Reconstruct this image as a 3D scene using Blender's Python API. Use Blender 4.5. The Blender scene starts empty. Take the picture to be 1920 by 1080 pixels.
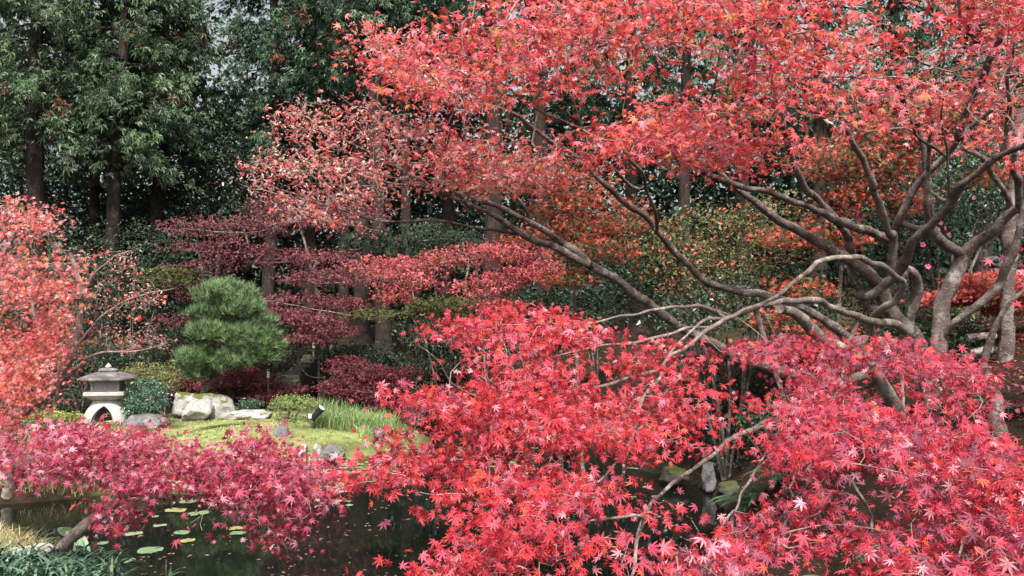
import bpy, math
import numpy as np

RNG = np.random.default_rng(11)
S = bpy.context.scene
COL = S.collection

# ------------------------------------------------------------------ camera, sky, sun, exposure
FPX = 1507.0                      # focal length in photo pixels (photo 1920 x 1080)
HORIZON = 610.0
PITCH = math.atan((HORIZON - 540.0) / FPX)
CAM = np.array([0.0, 0.0, 2.5])
cam_data = bpy.data.cameras.new('camera')
cam = bpy.data.objects.new('camera', cam_data)
COL.objects.link(cam)
cam.location = CAM
cam.rotation_euler = (math.pi / 2 + PITCH, 0, 0)
cam_data.sensor_width = 36.0
cam_data.lens = 36.0 * FPX / 1920.0
cam_data.clip_end = 2000
S.camera = cam

SUN_EL = math.radians(52)
SUN_AZ = math.radians(182)        # compass-like, clockwise from +Y: behind the camera
world = bpy.data.worlds.new('World')
S.world = world
world.use_nodes = True
nt = world.node_tree
nt.nodes.clear()
wo = nt.nodes.new('ShaderNodeOutputWorld')
bg = nt.nodes.new('ShaderNodeBackground')
sky = nt.nodes.new('ShaderNodeTexSky')
sky.sky_type = 'NISHITA'
sky.sun_disc = False
sky.sun_elevation = SUN_EL
sky.sun_rotation = SUN_AZ
sky.air_density = 1.0
sky.dust_density = 6.0
sky.ozone_density = 0.6
bg.inputs['Strength'].default_value = 0.115
hs = nt.nodes.new('ShaderNodeHueSaturation')      # thin white overcast: little blue left
hs.inputs['Saturation'].default_value = .3
nt.links.new(sky.outputs[0], hs.inputs['Color'])
nt.links.new(hs.outputs[0], bg.inputs[0])
nt.links.new(bg.outputs[0], wo.inputs[0])

sun_data = bpy.data.lights.new('sun', 'SUN')
sun_data.energy = 3.6
sun_data.angle = math.radians(2.5)
sun_data.color = (1.0, 0.95, 0.88)
sun = bpy.data.objects.new('sun', sun_data)
COL.objects.link(sun)
# vector towards the sun
SUNV = np.array([math.sin(SUN_AZ) * math.cos(SUN_EL), math.cos(SUN_AZ) * math.cos(SUN_EL), math.sin(SUN_EL)])
from mathutils import Vector, Matrix
sun.rotation_euler = Vector(SUNV).to_track_quat('Z', 'Y').to_euler()

S.view_settings.view_transform = 'Standard'
S.view_settings.look = 'None'
S.view_settings.gamma = 1.0
S.view_settings.use_curve_mapping = False
S.view_settings.exposure = 1.0
S.render.engine = 'CYCLES'
S.cycles.max_bounces = 8
S.cycles.diffuse_bounces = 4
S.cycles.glossy_bounces = 3
S.cycles.transmission_bounces = 4
S.cycles.use_denoising = True

# ------------------------------------------------------------------ helpers
_c, _s = math.cos(PITCH), math.sin(PITCH)
def P(px, py, d):
    """point seen at a photo pixel, d metres in front of the camera (measured along the ground)"""
    px = np.asarray(px, float); py = np.asarray(py, float); d = np.asarray(d, float)
    x = (px - 960.0) / FPX; y = (540.0 - py) / FPX
    fy = _c - y * _s; fz = _s + y * _c
    return np.stack([x * d / fy, d + 0 * x, CAM[2] + fz * d / fy], -1)
def project(p):
    q = np.asarray(p) - CAM
    zc = q[..., 1] * _c + q[..., 2] * _s
    yc = -q[..., 1] * _s + q[..., 2] * _c
    zc = np.maximum(zc, 1e-3)
    return 960 + FPX * q[..., 0] / zc, 540 - FPX * yc / zc, zc

def lin(r, g, b):
    f = lambda c: c / 12.92 if c <= 0.04045 else ((c + 0.055) / 1.055) ** 2.4
    return np.array([f(r / 255.0), f(g / 255.0), f(b / 255.0)])

def nrm(v):
    return v / np.maximum(np.linalg.norm(v, axis=-1, keepdims=True), 1e-9)

class Noise:
    """smooth random field from random waves, about -1..1"""
    def __init__(self, scale, seed=0, n=14, aniso=(1, 1, 1)):
        r = np.random.default_rng(seed)
        self.k = nrm(r.normal(size=(n, 3))) * r.uniform(.5, 1.6, (n, 1)) * 2 * math.pi / scale * np.array(aniso)
        self.p = r.uniform(0, 6.28, n); self.n = n
    def __call__(self, p):
        p = np.asarray(p, float)
        return np.cos(p @ self.k.T + self.p).sum(-1) / math.sqrt(self.n) * 0.9

def smooth(a, b, x):
    t = np.clip((x - a) / (b - a), 0, 1)
    return t * t * (3 - 2 * t)

def link(o, parent=None):
    COL.objects.link(o)
    if parent is not None:
        o.parent = parent
        o.matrix_parent_inverse = Matrix.Translation(parent.location).inverted()
    return o

def tag(o, label=None, cat=None, group=None, kind=None):
    if label: o['label'] = label
    if cat: o['category'] = cat
    if group: o['group'] = group
    if kind: o['kind'] = kind
    return o

def thing(name, loc, label, cat, group=None):
    o = bpy.data.objects.new(name, None)
    o.empty_display_size = 0.1
    COL.objects.link(o)
    o.location = [float(v) for v in loc]
    return tag(o, label, cat, group)

def np_mesh(name, v, tris=None, quads=None, col=None, smooth_shade=False):
    v = np.asarray(v, np.float32)
    me = bpy.data.meshes.new(name)
    parts = []; tot = []
    if tris is not None and len(tris):
        tris = np.asarray(tris, np.int32); parts.append(tris.ravel()); tot.append(np.full(len(tris), 3, np.int32))
    if quads is not None and len(quads):
        quads = np.asarray(quads, np.int32); parts.append(quads.ravel()); tot.append(np.full(len(quads), 4, np.int32))
    loops = np.concatenate(parts); tot = np.concatenate(tot)
    start = np.concatenate([[0], np.cumsum(tot)[:-1]]).astype(np.int32)
    me.vertices.add(len(v)); me.vertices.foreach_set('co', v.ravel())
    me.loops.add(len(loops)); me.loops.foreach_set('vertex_index', loops)
    me.polygons.add(len(tot)); me.polygons.foreach_set('loop_start', start)
    try: me.polygons.foreach_set('loop_total', tot)
    except Exception: pass
    if col is not None:
        a = me.attributes.new('col', 'FLOAT_COLOR', 'POINT')
        c = np.ones((len(v), 4), np.float32); c[:, :3] = col
        a.data.foreach_set('color', c.ravel())
    me.polygons.foreach_set('use_smooth', np.full(len(tot), bool(smooth_shade)))
    me.update(calc_edges=True)
    return me

def mesh_obj(name, me, mat, parent=None):
    o = bpy.data.objects.new(name, me)
    me.materials.append(mat)
    return link(o, parent)

def mesh_at(name, v, base, mat, parent=None, **kw):
    """mesh whose origin sits at base (world), vertices given in world coordinates"""
    base = np.asarray(base, float)
    me = np_mesh(name, np.asarray(v) - base, **kw)
    me.materials.append(mat)
    o = bpy.data.objects.new(name, me)
    o.location = [float(t) for t in base]
    return link(o, parent)

# ------------------------------------------------------------------ materials
def new_mat(name):
    m = bpy.data.materials.new(name); m.use_nodes = True
    t = m.node_tree; t.nodes.clear()
    out = t.nodes.new('ShaderNodeOutputMaterial')
    return m, t, out
def N(t, kind, **kw):
    n = t.nodes.new(kind)
    for k, v in kw.items():
        if hasattr(n, k): setattr(n, k, v)
        else: n.inputs[k].default_value = v
    return n
def ramp(t, stops, src):
    r = t.nodes.new('ShaderNodeValToRGB')
    while len(r.color_ramp.elements) < len(stops): r.color_ramp.elements.new(0.5)
    for e, (p, c) in zip(r.color_ramp.elements, stops):
        e.position = p; e.color = (*c, 1) if len(c) == 3 else c
    t.links.new(src, r.inputs[0]); return r
def mixc(t, fac, a, b, mode='MIX'):
    n = t.nodes.new('ShaderNodeMix'); n.data_type = 'RGBA'; n.blend_type = mode
    for s, v in ((0, fac), (6, a), (7, b)):
        if hasattr(v, 'links'): t.links.new(v, n.inputs[s])
        elif isinstance(v, (int, float)): n.inputs[s].default_value = v
        else: n.inputs[s].default_value = (*v, 1)
    return n.outputs[2]
def noise_tex(t, scale, detail=6, rough=.6, coord='Object', stretch=None):
    tc = t.nodes.new('ShaderNodeTexCoord')
    n = N(t, 'ShaderNodeTexNoise'); n.inputs['Scale'].default_value = scale
    n.inputs['Detail'].default_value = detail; n.inputs['Roughness'].default_value = rough
    src = tc.outputs[coord]
    if stretch:
        mp = t.nodes.new('ShaderNodeMapping'); mp.inputs['Scale'].default_value = stretch
        t.links.new(src, mp.inputs[0]); src = mp.outputs[0]
    t.links.new(src, n.inputs['Vector'])
    return n.outputs[0]
def bump(t, src, strength, dist, bsdf):
    b = t.nodes.new('ShaderNodeBump'); b.inputs['Strength'].default_value = strength
    b.inputs['Distance'].default_value = dist
    t.links.new(src, b.inputs['Height']); t.links.new(b.outputs[0], bsdf.inputs['Normal'])

def leaf_mat(name, transl=.35, rough=.45, spec=.4, obj_color=False):
    m, t, out = new_mat(name)
    if obj_color:
        a = t.nodes.new('ShaderNodeObjectInfo'); c = a.outputs['Color']
    else:
        a = t.nodes.new('ShaderNodeAttribute'); a.attribute_name = 'col'; c = a.outputs['Color']
    p = N(t, 'ShaderNodeBsdfPrincipled'); p.inputs['Roughness'].default_value = rough
    p.inputs['Specular IOR Level'].default_value = spec
    tr = t.nodes.new('ShaderNodeBsdfTranslucent')
    mx = t.nodes.new('ShaderNodeMixShader'); mx.inputs[0].default_value = transl
    t.links.new(c, p.inputs['Base Color']); t.links.new(c, tr.inputs[0])
    t.links.new(p.outputs[0], mx.inputs[1]); t.links.new(tr.outputs[0], mx.inputs[2])
    t.links.new(mx.outputs[0], out.inputs[0])
    return m

def bark_mat(name, dark, mid, pale, lichen=.5, scale=6, stretch=None, bdist=.01):
    m, t, out = new_mat(name)
    p = N(t, 'ShaderNodeBsdfPrincipled'); p.inputs['Roughness'].default_value = .85
    p.inputs['Specular IOR Level'].default_value = .2
    n1 = noise_tex(t, scale, 8, .65, 'Object', stretch)
    base = ramp(t, [(.32, dark), (.62, mid)], n1).outputs[0]
    n2 = noise_tex(t, scale * .55, 5, .7, 'Object')
    msk = ramp(t, [(.52, (0, 0, 0)), (.62, (1, 1, 1))], n2).outputs[0]
    fm = t.nodes.new('ShaderNodeMath'); fm.operation = 'MULTIPLY'; fm.inputs[1].default_value = lichen
    t.links.new(msk, fm.inputs[0])
    c = mixc(t, fm.outputs[0], base, pale)
    fine = ramp(t, [(.35, (.45, .45, .45)), (.6, (1.15, 1.12, 1.08))], noise_tex(t, scale * 7, 8, .75, 'Object', stretch)).outputs[0]
    c = mixc(t, .85, c, fine, 'MULTIPLY')
    n5 = noise_tex(t, scale * 2.4, 6, .75, 'Object')
    sp2 = ramp(t, [(.60, (0, 0, 0)), (.64, (1, 1, 1))], n5).outputs[0]
    fm2 = t.nodes.new('ShaderNodeMath'); fm2.operation = 'MULTIPLY'; fm2.inputs[1].default_value = lichen
    t.links.new(sp2, fm2.inputs[0])
    c = mixc(t, fm2.outputs[0], c, pale)
    t.links.new(c, p.inputs['Base Color'])
    n3 = noise_tex(t, scale * 5, 6, .7, 'Object', stretch)
    bump(t, n3, 1.0, bdist * 1.6, p)
    t.links.new(p.outputs[0], out.inputs[0])
    return m

def rock_mat(name, base, dark, pale, moss=0.0, scale=3.0, spots=.55):
    m, t, out = new_mat(name)
    p = N(t, 'ShaderNodeBsdfPrincipled'); p.inputs['Roughness'].default_value = .9
    p.inputs['Specular IOR Level'].default_value = .25
    n1 = noise_tex(t, scale, 8, .65)
    c = ramp(t, [(.3, dark), (.5, base), (.72, pale)], n1).outputs[0]
    n2 = noise_tex(t, scale * 2.7, 8, .75)
    sp = ramp(t, [(spots, (0, 0, 0)), (spots + .07, (1, 1, 1))], n2).outputs[0]
    c = mixc(t, sp, c, tuple(.35 * np.array(dark)))
    if moss > 0:
        n3 = noise_tex(t, scale * 1.3, 6, .7)
        ge = t.nodes.new('ShaderNodeNewGeometry'); sx = t.nodes.new('ShaderNodeSeparateXYZ')
        t.links.new(ge.outputs['Normal'], sx.inputs[0])
        ad = t.nodes.new('ShaderNodeMath'); ad.operation = 'MULTIPLY_ADD'
        t.links.new(sx.outputs[2], ad.inputs[0]); ad.inputs[1].default_value = .35
        t.links.new(n3, ad.inputs[2])
        mk = ramp(t, [(.86 - moss * .3, (0, 0, 0)), (.93 - moss * .3, (1, 1, 1))], ad.outputs[0]).outputs[0]
        c = mixc(t, mk, c, (.10, .12, .03))
    t.links.new(c, p.inputs['Base Color'])
    n4 = noise_tex(t, scale * 8, 8, .7)
    bump(t, n4, 1.0, .06, p)
    t.links.new(p.outputs[0], out.inputs[0])
    return m

def plain_mat(name, c, rough=.6, spec=.4, var=.25, scale=20, metal=0):
    m, t, out = new_mat(name)
    p = N(t, 'ShaderNodeBsdfPrincipled'); p.inputs['Roughness'].default_value = rough
    p.inputs['Specular IOR Level'].default_value = spec; p.inputs['Metallic'].default_value = metal
    n1 = noise_tex(t, scale, 6, .6)
    c = np.array(c)
    r = ramp(t, [(.3, tuple(c * (1 - var))), (.7, tuple(np.minimum(c * (1 + var), 1)))], n1)
    t.links.new(r.outputs[0], p.inputs['Base Color'])
    bump(t, n1, .3, .01, p)
    t.links.new(p.outputs[0], out.inputs[0])
    return m

M_LEAF = leaf_mat('maple_leaf', .42, .48, .34)
M_LEAF_O = leaf_mat('maple_leaf_single', .42, .48, .34, obj_color=True)
M_FAR = leaf_mat('far_leaf', .25, .6, .25)
M_GREEN = leaf_mat('evergreen_leaf', .12, .5, .35)
M_GLOSS = leaf_mat('glossy_leaf', .1, .32, .5)
M_BARK = bark_mat('maple_bark', (.065, .05, .046), (.22, .175, .16), (.46, .43, .40), .6, 9, None, .02)
M_BARK_PALE = bark_mat('pale_maple_bark', (.12, .095, .085), (.27, .225, .20), (.5, .47, .42), .6, 9)
M_TWIG = bark_mat('twig_bark', (.13, .095, .085), (.29, .23, .205), (.4, .36, .32), .4, 12)
M_TWIG_PALE = bark_mat('dry_twig_bark', (.20, .145, .12), (.40, .32, .275), (.5, .45, .4), .4, 12)
M_CYP = bark_mat('cypress_bark', (.016, .011, .0095), (.062, .045, .039), (.14, .12, .105), .3, 5, (6, 6, .5), .03)

# ------------------------------------------------------------------ ground
POND = np.array([(-34, 9.6), (-12, 9.3), (-7, 8.9), (-5, 8.5), (-4.0, 7.9), (-3.2, 6.7), (-2.6, 4.7), (-2, 3.2), (2.6, 3.0), (2.9, 4.2),
                 (2.7, 6.5), (2.6, 8.5), (2.85, 10.5), (3.1, 12.0), (2.5, 13.6), (2.1, 16), (1.3, 19), (0, 21.3), (-1.6, 21.2),
                 (-2.3, 19.4), (-1.75, 17.5), (-2.2, 16.1), (-3.2, 15.2), (-4.3, 14.8), (-5.4, 13.6), (-6.2, 11.7), (-9, 10.9), (-14, 10.8), (-34, 11.0)], float)
_gn1 = Noise(3.0, 3); _gn2 = Noise(.9, 4); _gn3 = Noise(9, 5)
def pond_dist(x, y):
    p = np.stack([np.ravel(x), np.ravel(y)], -1)
    best = np.full(len(p), 1e9); inside = np.zeros(len(p), bool)
    n = len(POND)
    for i in range(n):
        a = POND[i]; b = POND[(i + 1) % n]; ab = b - a
        t = np.clip(((p - a) @ ab) / (ab @ ab), 0, 1)
        best = np.minimum(best, np.hypot(*(p - a - t[:, None] * ab).T))
        cond = (a[1] > p[:, 1]) != (b[1] > p[:, 1])
        with np.errstate(divide='ignore', invalid='ignore'):
            xi = (b[0] - a[0]) * (p[:, 1] - a[1]) / (b[1] - a[1]) + a[0]
        inside ^= cond & (p[:, 0] < xi)
    return np.where(inside, -best, best).reshape(np.shape(x))
def ground_z(x, y):
    x = np.asarray(x, float); y = np.asarray(y, float)
    q = np.stack([x, y, 0 * x], -1)
    d = pond_dist(x, y) + .18 * _gn1(q) + .05 * _gn2(q)
    z = np.where(d > 0, .06 + .36 * (1 - np.exp(-np.maximum(d, 0) / .45)), -.9 * smooth(0, 1.0, -d) + .06 * (1 - smooth(0, .12, -d)))
    out = smooth(0, .6, d)
    z = z + out * (.06 * _gn1(q) + .02 * _gn2(q))
    # far slope up to the woods
    z = z + out * smooth(18.5, 33, y) * (2.2 + .25 * _gn3(q))
    # right bank, hill
    rb = smooth(1.8, 3.4, x) * smooth(2, 5, y) * (1 - smooth(15, 26, y) * .6)
    z = z + rb * (1.25 * smooth(0, 1.9, d) + .27 * np.clip(x - 3.5, 0, 9) * smooth(4, 8, y)) * out
    # mossy mound where the lantern and the pine stand
    z = z + .12 * np.exp(-((x + 5.5) ** 2 / 9 + (y - 17.5) ** 2 / 4)) * out
    return z
def gz(x, y): return float(ground_z(np.array([x]), np.array([y]))[0])

def axis(lo, hi, fine_lo, fine_hi, step, nout):
    a = np.arange(fine_lo, fine_hi + 1e-6, step)
    l = fine_lo - np.geomspace(step, fine_lo - lo, nout)[::-1]
    r = fine_hi + np.geomspace(step, hi - fine_hi, nout)
    return np.concatenate([l, a, r])
gx = axis(-700, 700, -16, 14, .2, 26); gy = axis(-300, 1200, 1, 34, .2, 26)
GX, GY = np.meshgrid(gx, gy)
GZ = ground_z(GX, GY)
nx, ny = len(gx), len(gy)
ii = np.arange(nx * ny).reshape(ny, nx)
quads = np.stack([ii[:-1, :-1], ii[:-1, 1:], ii[1:, 1:], ii[1:, :-1]], -1).reshape(-1, 4)
gv = np.stack([GX, GY, GZ], -1).reshape(-1, 3)
# what grows where: bright moss on the islet and its bank, dark leaf litter under the trees
isl = smooth(-8.6, -7.6, gv[:, 0]) * (1 - smooth(-2.4, -1.4, gv[:, 0])) * smooth(11.4, 12.4, gv[:, 1]) * (1 - smooth(18.2, 19.6, gv[:, 1] + .5 * _gn1(gv)))
isl = isl * np.clip(.75 + .5 * _gn2(gv) + .4 * _gn1(gv), 0, 1)
hill = .5 * smooth(4, 8, gv[:, 0]) * smooth(10, 14, gv[:, 1]) * np.clip(.4 + .5 * _gn1(gv), 0, 1) * .8
lef = (1 - smooth(-3.5, -2.5, gv[:, 0])) * (1 - smooth(9, 10, gv[:, 1])) * .5
gcol = np.stack([np.clip(isl, 0, 1), np.clip(hill, 0, 1), lef], -1)
gm, t, out = new_mat('mossy_ground')
p = N(t, 'ShaderNodeBsdfPrincipled'); p.inputs['Roughness'].default_value = .95; p.inputs['Specular IOR Level'].default_value = .1
at = t.nodes.new('ShaderNodeAttribute'); at.attribute_name = 'col'
sp = t.nodes.new('ShaderNodeSeparateColor'); t.links.new(at.outputs['Color'], sp.inputs[0])
soil = ramp(t, [(.3, (.012, .009, .006)), (.55, (.032, .023, .015)), (.75, (.06, .034, .022))], noise_tex(t, 3, 9, .7)).outputs[0]
mossc = ramp(t, [(.3, (.11, .135, .04)), (.5, (.23, .27, .095)), (.7, (.33, .36, .16))], noise_tex(t, 5, 9, .7)).outputs[0]
litter = ramp(t, [(.35, (.03, .024, .014)), (.55, (.085, .072, .03)), (.75, (.15, .075, .045))], noise_tex(t, 4, 9, .75)).outputs[0]
c = mixc(t, sp.outputs[0], soil, mossc)
c = mixc(t, sp.outputs[1], c, litter)
c = mixc(t, sp.outputs[2], c, litter)
t.links.new(c, p.inputs['Base Color'])
bump(t, noise_tex(t, 40, 8, .7), .8, .04, p)
t.links.new(p.outputs[0], out.inputs[0])
ground = mesh_obj('ground', np_mesh('ground', gv, quads=quads, col=gcol, smooth_shade=True), gm)
tag(ground, kind='structure')

wm, t, out = new_mat('pond_water')
p = N(t, 'ShaderNodeBsdfPrincipled'); p.inputs['Roughness'].default_value = .03
p.inputs['Base Color'].default_value = (.006, .008, .006, 1); p.inputs['IOR'].default_value = 1.33
p.inputs['Specular IOR Level'].default_value = .6
bump(t, noise_tex(t, 2.2, 3, .5, 'Object', (1, .5, 1)), .12, .02, p)
t.links.new(p.outputs[0], out.inputs[0])
wv = np.array([(-36, 2, 0), (6, 2, 0), (6, 24, 0), (-36, 24, 0)], float)
water = mesh_obj('pond_water', np_mesh('pond_water', wv, quads=[[0, 1, 2, 3]]), wm)
tag(water, kind='structure')

# ------------------------------------------------------------------ leaf templates
def maple_template(lobes, lens, detail, width=.125, sinus=.27, fold=.07):
    v = [(0, 0, 0)]; tr = []
    n = len(lobes)
    ang = [math.radians(a) for a in lobes]
    def pol(a, r, z=0): return (r * math.sin(a), r * math.cos(a), z)
    for i in range(n):
        a, L = ang[i], lens[i]
        la = ang[i - 1] if i > 0 else a - (ang[1] - ang[0])
        ra = ang[i + 1] if i < n - 1 else a + (ang[1] - ang[0])
        sl = (a + la) / 2; sr = (a + ra) / 2
        rl = sinus * (lens[i - 1] + L) / 2 if i > 0 else sinus * L * .6
        rr = sinus * (lens[i + 1] + L) / 2 if i < n - 1 else sinus * L * .6
        b = len(v)
        if detail == 2:
            aw = math.atan2(width, .55)
            v += [pol(sl, rl), pol(a - aw, L * .56, -fold * .6), pol(a, L * 1.06, -fold * 1.5), pol(a + aw, L * .56, -fold * .6), pol(sr, rr)]
            tr += [(0, b, b + 1), (0, b + 1, b + 2), (0, b + 2, b + 3), (0, b + 3, b + 4)]
        elif detail == 1:
            v += [pol(sl, rl, -fold * .3), pol(a, L, -fold), pol(sr, rr, -fold * .3)]
            tr += [(0, b, b + 1), (0, b + 1, b + 2)]
        else:
            v += [pol(a - math.pi / 2, .17), pol(a, L, -fold), pol(a + math.pi / 2, .17)]
            tr += [(b, b + 1, b + 2)]
    return np.array(v, float), np.array(tr, int)
L7 = ((-125, -80, -39, 0, 39, 80, 125), (.45, .75, .95, 1.0, .95, .75, .45))
T_NEAR = maple_template(*L7, 2)
T_MID = maple_template(*L7, 1, sinus=.36)
T_FAR = maple_template((-95, -45, 0, 45, 95), (.7, .95, 1, .95, .7), 0)
T_TINY = (np.array([(0, -.1, 0), (-.8, .35, -.1), (-.25, .4, .05), (0, 1.1, -.1), (.25, .4, .05), (.8, .35, -.1)], float),
          np.array([(0, 2, 1), (0, 4, 2), (2, 4, 3), (0, 5, 4)]))
T_OVAL = (np.array([(0, 0, 0), (-.32, .45, .08), (0, 1.05, -.05), (.32, .45, .08), (0, .5, -.02)], float),
          np.array([(0, 4, 1), (1, 4, 2), (4, 3, 2), (0, 3, 4)]))
T_LEAF2 = (np.array([(0, 0, 0), (-.34, .5, .1), (0, 1.05, -.05), (.34, .5, .1)], float), np.array([(0, 2, 1), (0, 3, 2)]))
T_DRY = (np.array([(0, 0, 0), (-.16, .3, .12), (.1, .35, .16), (-.05, .7, -.1), (.12, 1.0, .05), (-.35, .65, .0), (.4, .6, -.15)], float),
         np.array([(0, 2, 1), (1, 2, 3), (2, 4, 3), (0, 1, 5), (0, 6, 2)]))
def fan_template(n, spread=75, seed=0):
    r = np.random.default_rng(seed); v = []; tr = []
    for i in range(n):
        a = math.radians(-spread + 2 * spread * i / (n - 1) + r.uniform(-6, 6))
        L = (1 - .25 * abs(i / (n - 1) - .5) * 2) * r.uniform(.75, 1.15); w = .15
        r0 = .12
        b = len(v)
        s, c = math.sin(a), math.cos(a)
        z = r.uniform(-.1, .1)
        h = 1 if i % 2 else -1
        v += [(s * r0, c * r0, 0), (s * L * .55 - h * c * w, c * L * .55 + h * s * w, z), (s * L, c * L, z - .18)]
        tr += [(b, b + 1, b + 2)]
    return np.array(v, float), np.array(tr, int)
T_FAN = fan_template(8, 62)

def frames(tipdir, normal):
    y = nrm(tipdir); x = nrm(np.cross(y, normal)); z = np.cross(x, y)
    return np.stack([x, y, z], -1)           # columns
def scatter(template, pos, R, size, col, curl=None):
    tv, tt = template
    n = len(pos)
    T = np.broadcast_to(tv, (n,) + tv.shape).copy()
    if curl is not None:
        T[..., 2] += curl[:, None] * (T[..., 0] ** 2 + T[..., 1] ** 2)
        fo = np.abs(RNG.normal(size=(n, 1))) * .35          # folded along the midrib
        T[..., 2] += fo * np.abs(T[..., 0]); T[..., 0] *= 1 - .45 * np.minimum(fo, 1)
        T[..., 2] += RNG.normal(size=(n, 1)) * .25 * T[..., 0] * T[..., 1]
    V = np.einsum('nij,nkj->nki', R, T * size[:, None, None]) + pos[:, None, :]
    F = (tt[None] + (np.arange(n) * len(tv))[:, None, None]).reshape(-1, 3)
    C = np.repeat(col, len(tv), axis=0)
    return V.reshape(-1, 3), F, C

DESAT = .13
def pick_colors(pal, pos, scale=.5, jitter=.18, seed=1, mixr=.6):
    """pal: list of (weight, sRGB); neighbouring leaves tend to share a hue"""
    w = np.array([a for a, _ in pal], float); w /= w.sum()
    cum = np.cumsum(w)
    f = Noise(scale, seed)(pos) * .5 / .6
    u = .5 + .5 * np.tanh(f * 1.2)
    u = np.where(RNG.random(len(pos)) < mixr, RNG.random(len(pos)), u)
    k = np.clip(np.searchsorted(cum, u), 0, len(pal) - 1)
    cols = np.array([lin(*c) for _, c in pal])
    c = cols[k] * RNG.uniform(1 - jitter * 1.6, 1 + jitter, (len(pos), 1))
    c = c + (c.mean(1, keepdims=True) - c) * DESAT
    return np.clip(c * RNG.uniform(.93, 1.07, (len(pos), 3)), 0, .85)

# ------------------------------------------------------------------ branches
def catmull(pts, step):
    pts = np.asarray(pts, float)
    if len(pts) == 2: q = np.vstack([2 * pts[0] - pts[1], pts, 2 * pts[1] - pts[0]])
    else: q = np.vstack([2 * pts[0] - pts[1], pts, 2 * pts[-1] - pts[-2]])
    out = []; ts = []
    for i in range(1, len(q) - 2):
        n = max(1, int(math.ceil(np.linalg.norm(q[i + 1, :3] - q[i, :3]) / step)))
        for k in range(n):
            u = k / n
            a, b, c, d = q[i - 1], q[i], q[i + 1], q[i + 2]
            out.append(.5 * ((2 * b) + (c - a) * u + (2 * a - 5 * b + 4 * c - d) * u * u + (3 * b - a - 3 * c + d) * u ** 3))
    out.append(pts[-1])
    return np.array(out)
def tube(path, rad, sides=9, rough=.06, seed=0, cap=True):
    path = np.asarray(path); n = len(path)
    rad = np.asarray(rad, float)
    tan = nrm(np.gradient(path, axis=0))
    up = np.array([0, 0, 1.0]) if abs(tan[0][2]) < .9 else np.array([1.0, 0, 0])
    u = nrm(np.cross(tan[0], up)); us = [u]
    for i in range(1, n):
        u = u - tan[i] * (u @ tan[i]); u = nrm(u); us.append(u)
    us = np.array(us); vs = np.cross(tan, us)
    a = np.arange(sides) * 2 * math.pi / sides
    ring = us[:, None] * np.cos(a)[None, :, None] + vs[:, None] * np.sin(a)[None, :, None]
    base = path[:, None] + ring * rad[:, None, None]
    nz = Noise(.16, seed)(base) * rough + Noise(.5, seed + 1)(base) * rough * 1.4 + Noise(.07, seed + 2)(base) * rough * .5
    V = (path[:, None] + ring * (rad[:, None] * (1 + nz))[..., None]).reshape(-1, 3)
    idx = np.arange(n * sides).reshape(n, sides)
    Q = np.stack([idx[:-1], idx[1:], np.roll(idx[1:], -1, 1), np.roll(idx[:-1], -1, 1)], -1).reshape(-1, 4)
    T = []
    if cap:
        V = np.vstack([V, path[-1] + tan[-1] * rad[-1] * .4, path[0]])
        e = n * sides
        for k in range(sides):
            T.append((idx[-1, k], e, idx[-1, (k + 1) % sides])[::-1]); T.append((idx[0, k], e + 1, idx[0, (k + 1) % sides]))
    return V, Q, np.array(T, int).reshape(-1, 3)

def edge_prisms(a, b, ra, rb, sides=4):
    d = nrm(b - a)
    up = np.where(np.abs(d[:, 2:3]) < .9, np.array([[0, 0, 1.0]]), np.array([[1.0, 0, 0]]))
    u = nrm(np.cross(d, up)); v = np.cross(d, u)
    an = np.arange(sides) * 2 * math.pi / sides
    ring = u[:, None] * np.cos(an)[None, :, None] + v[:, None] * np.sin(an)[None, :, None]
    A = a[:, None] + ring * ra[:, None, None]; B = b[:, None] + ring * rb[:, None, None]
    V = np.concatenate([A, B], 1).reshape(-1, 3)
    k = np.arange(sides); k2 = (k + 1) % sides
    q = np.stack([k, k2, k2 + sides, k + sides], -1)
    Q = (q[None] + (np.arange(len(a)) * 2 * sides)[:, None, None]).reshape(-1, 4)
    return V, Q

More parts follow.
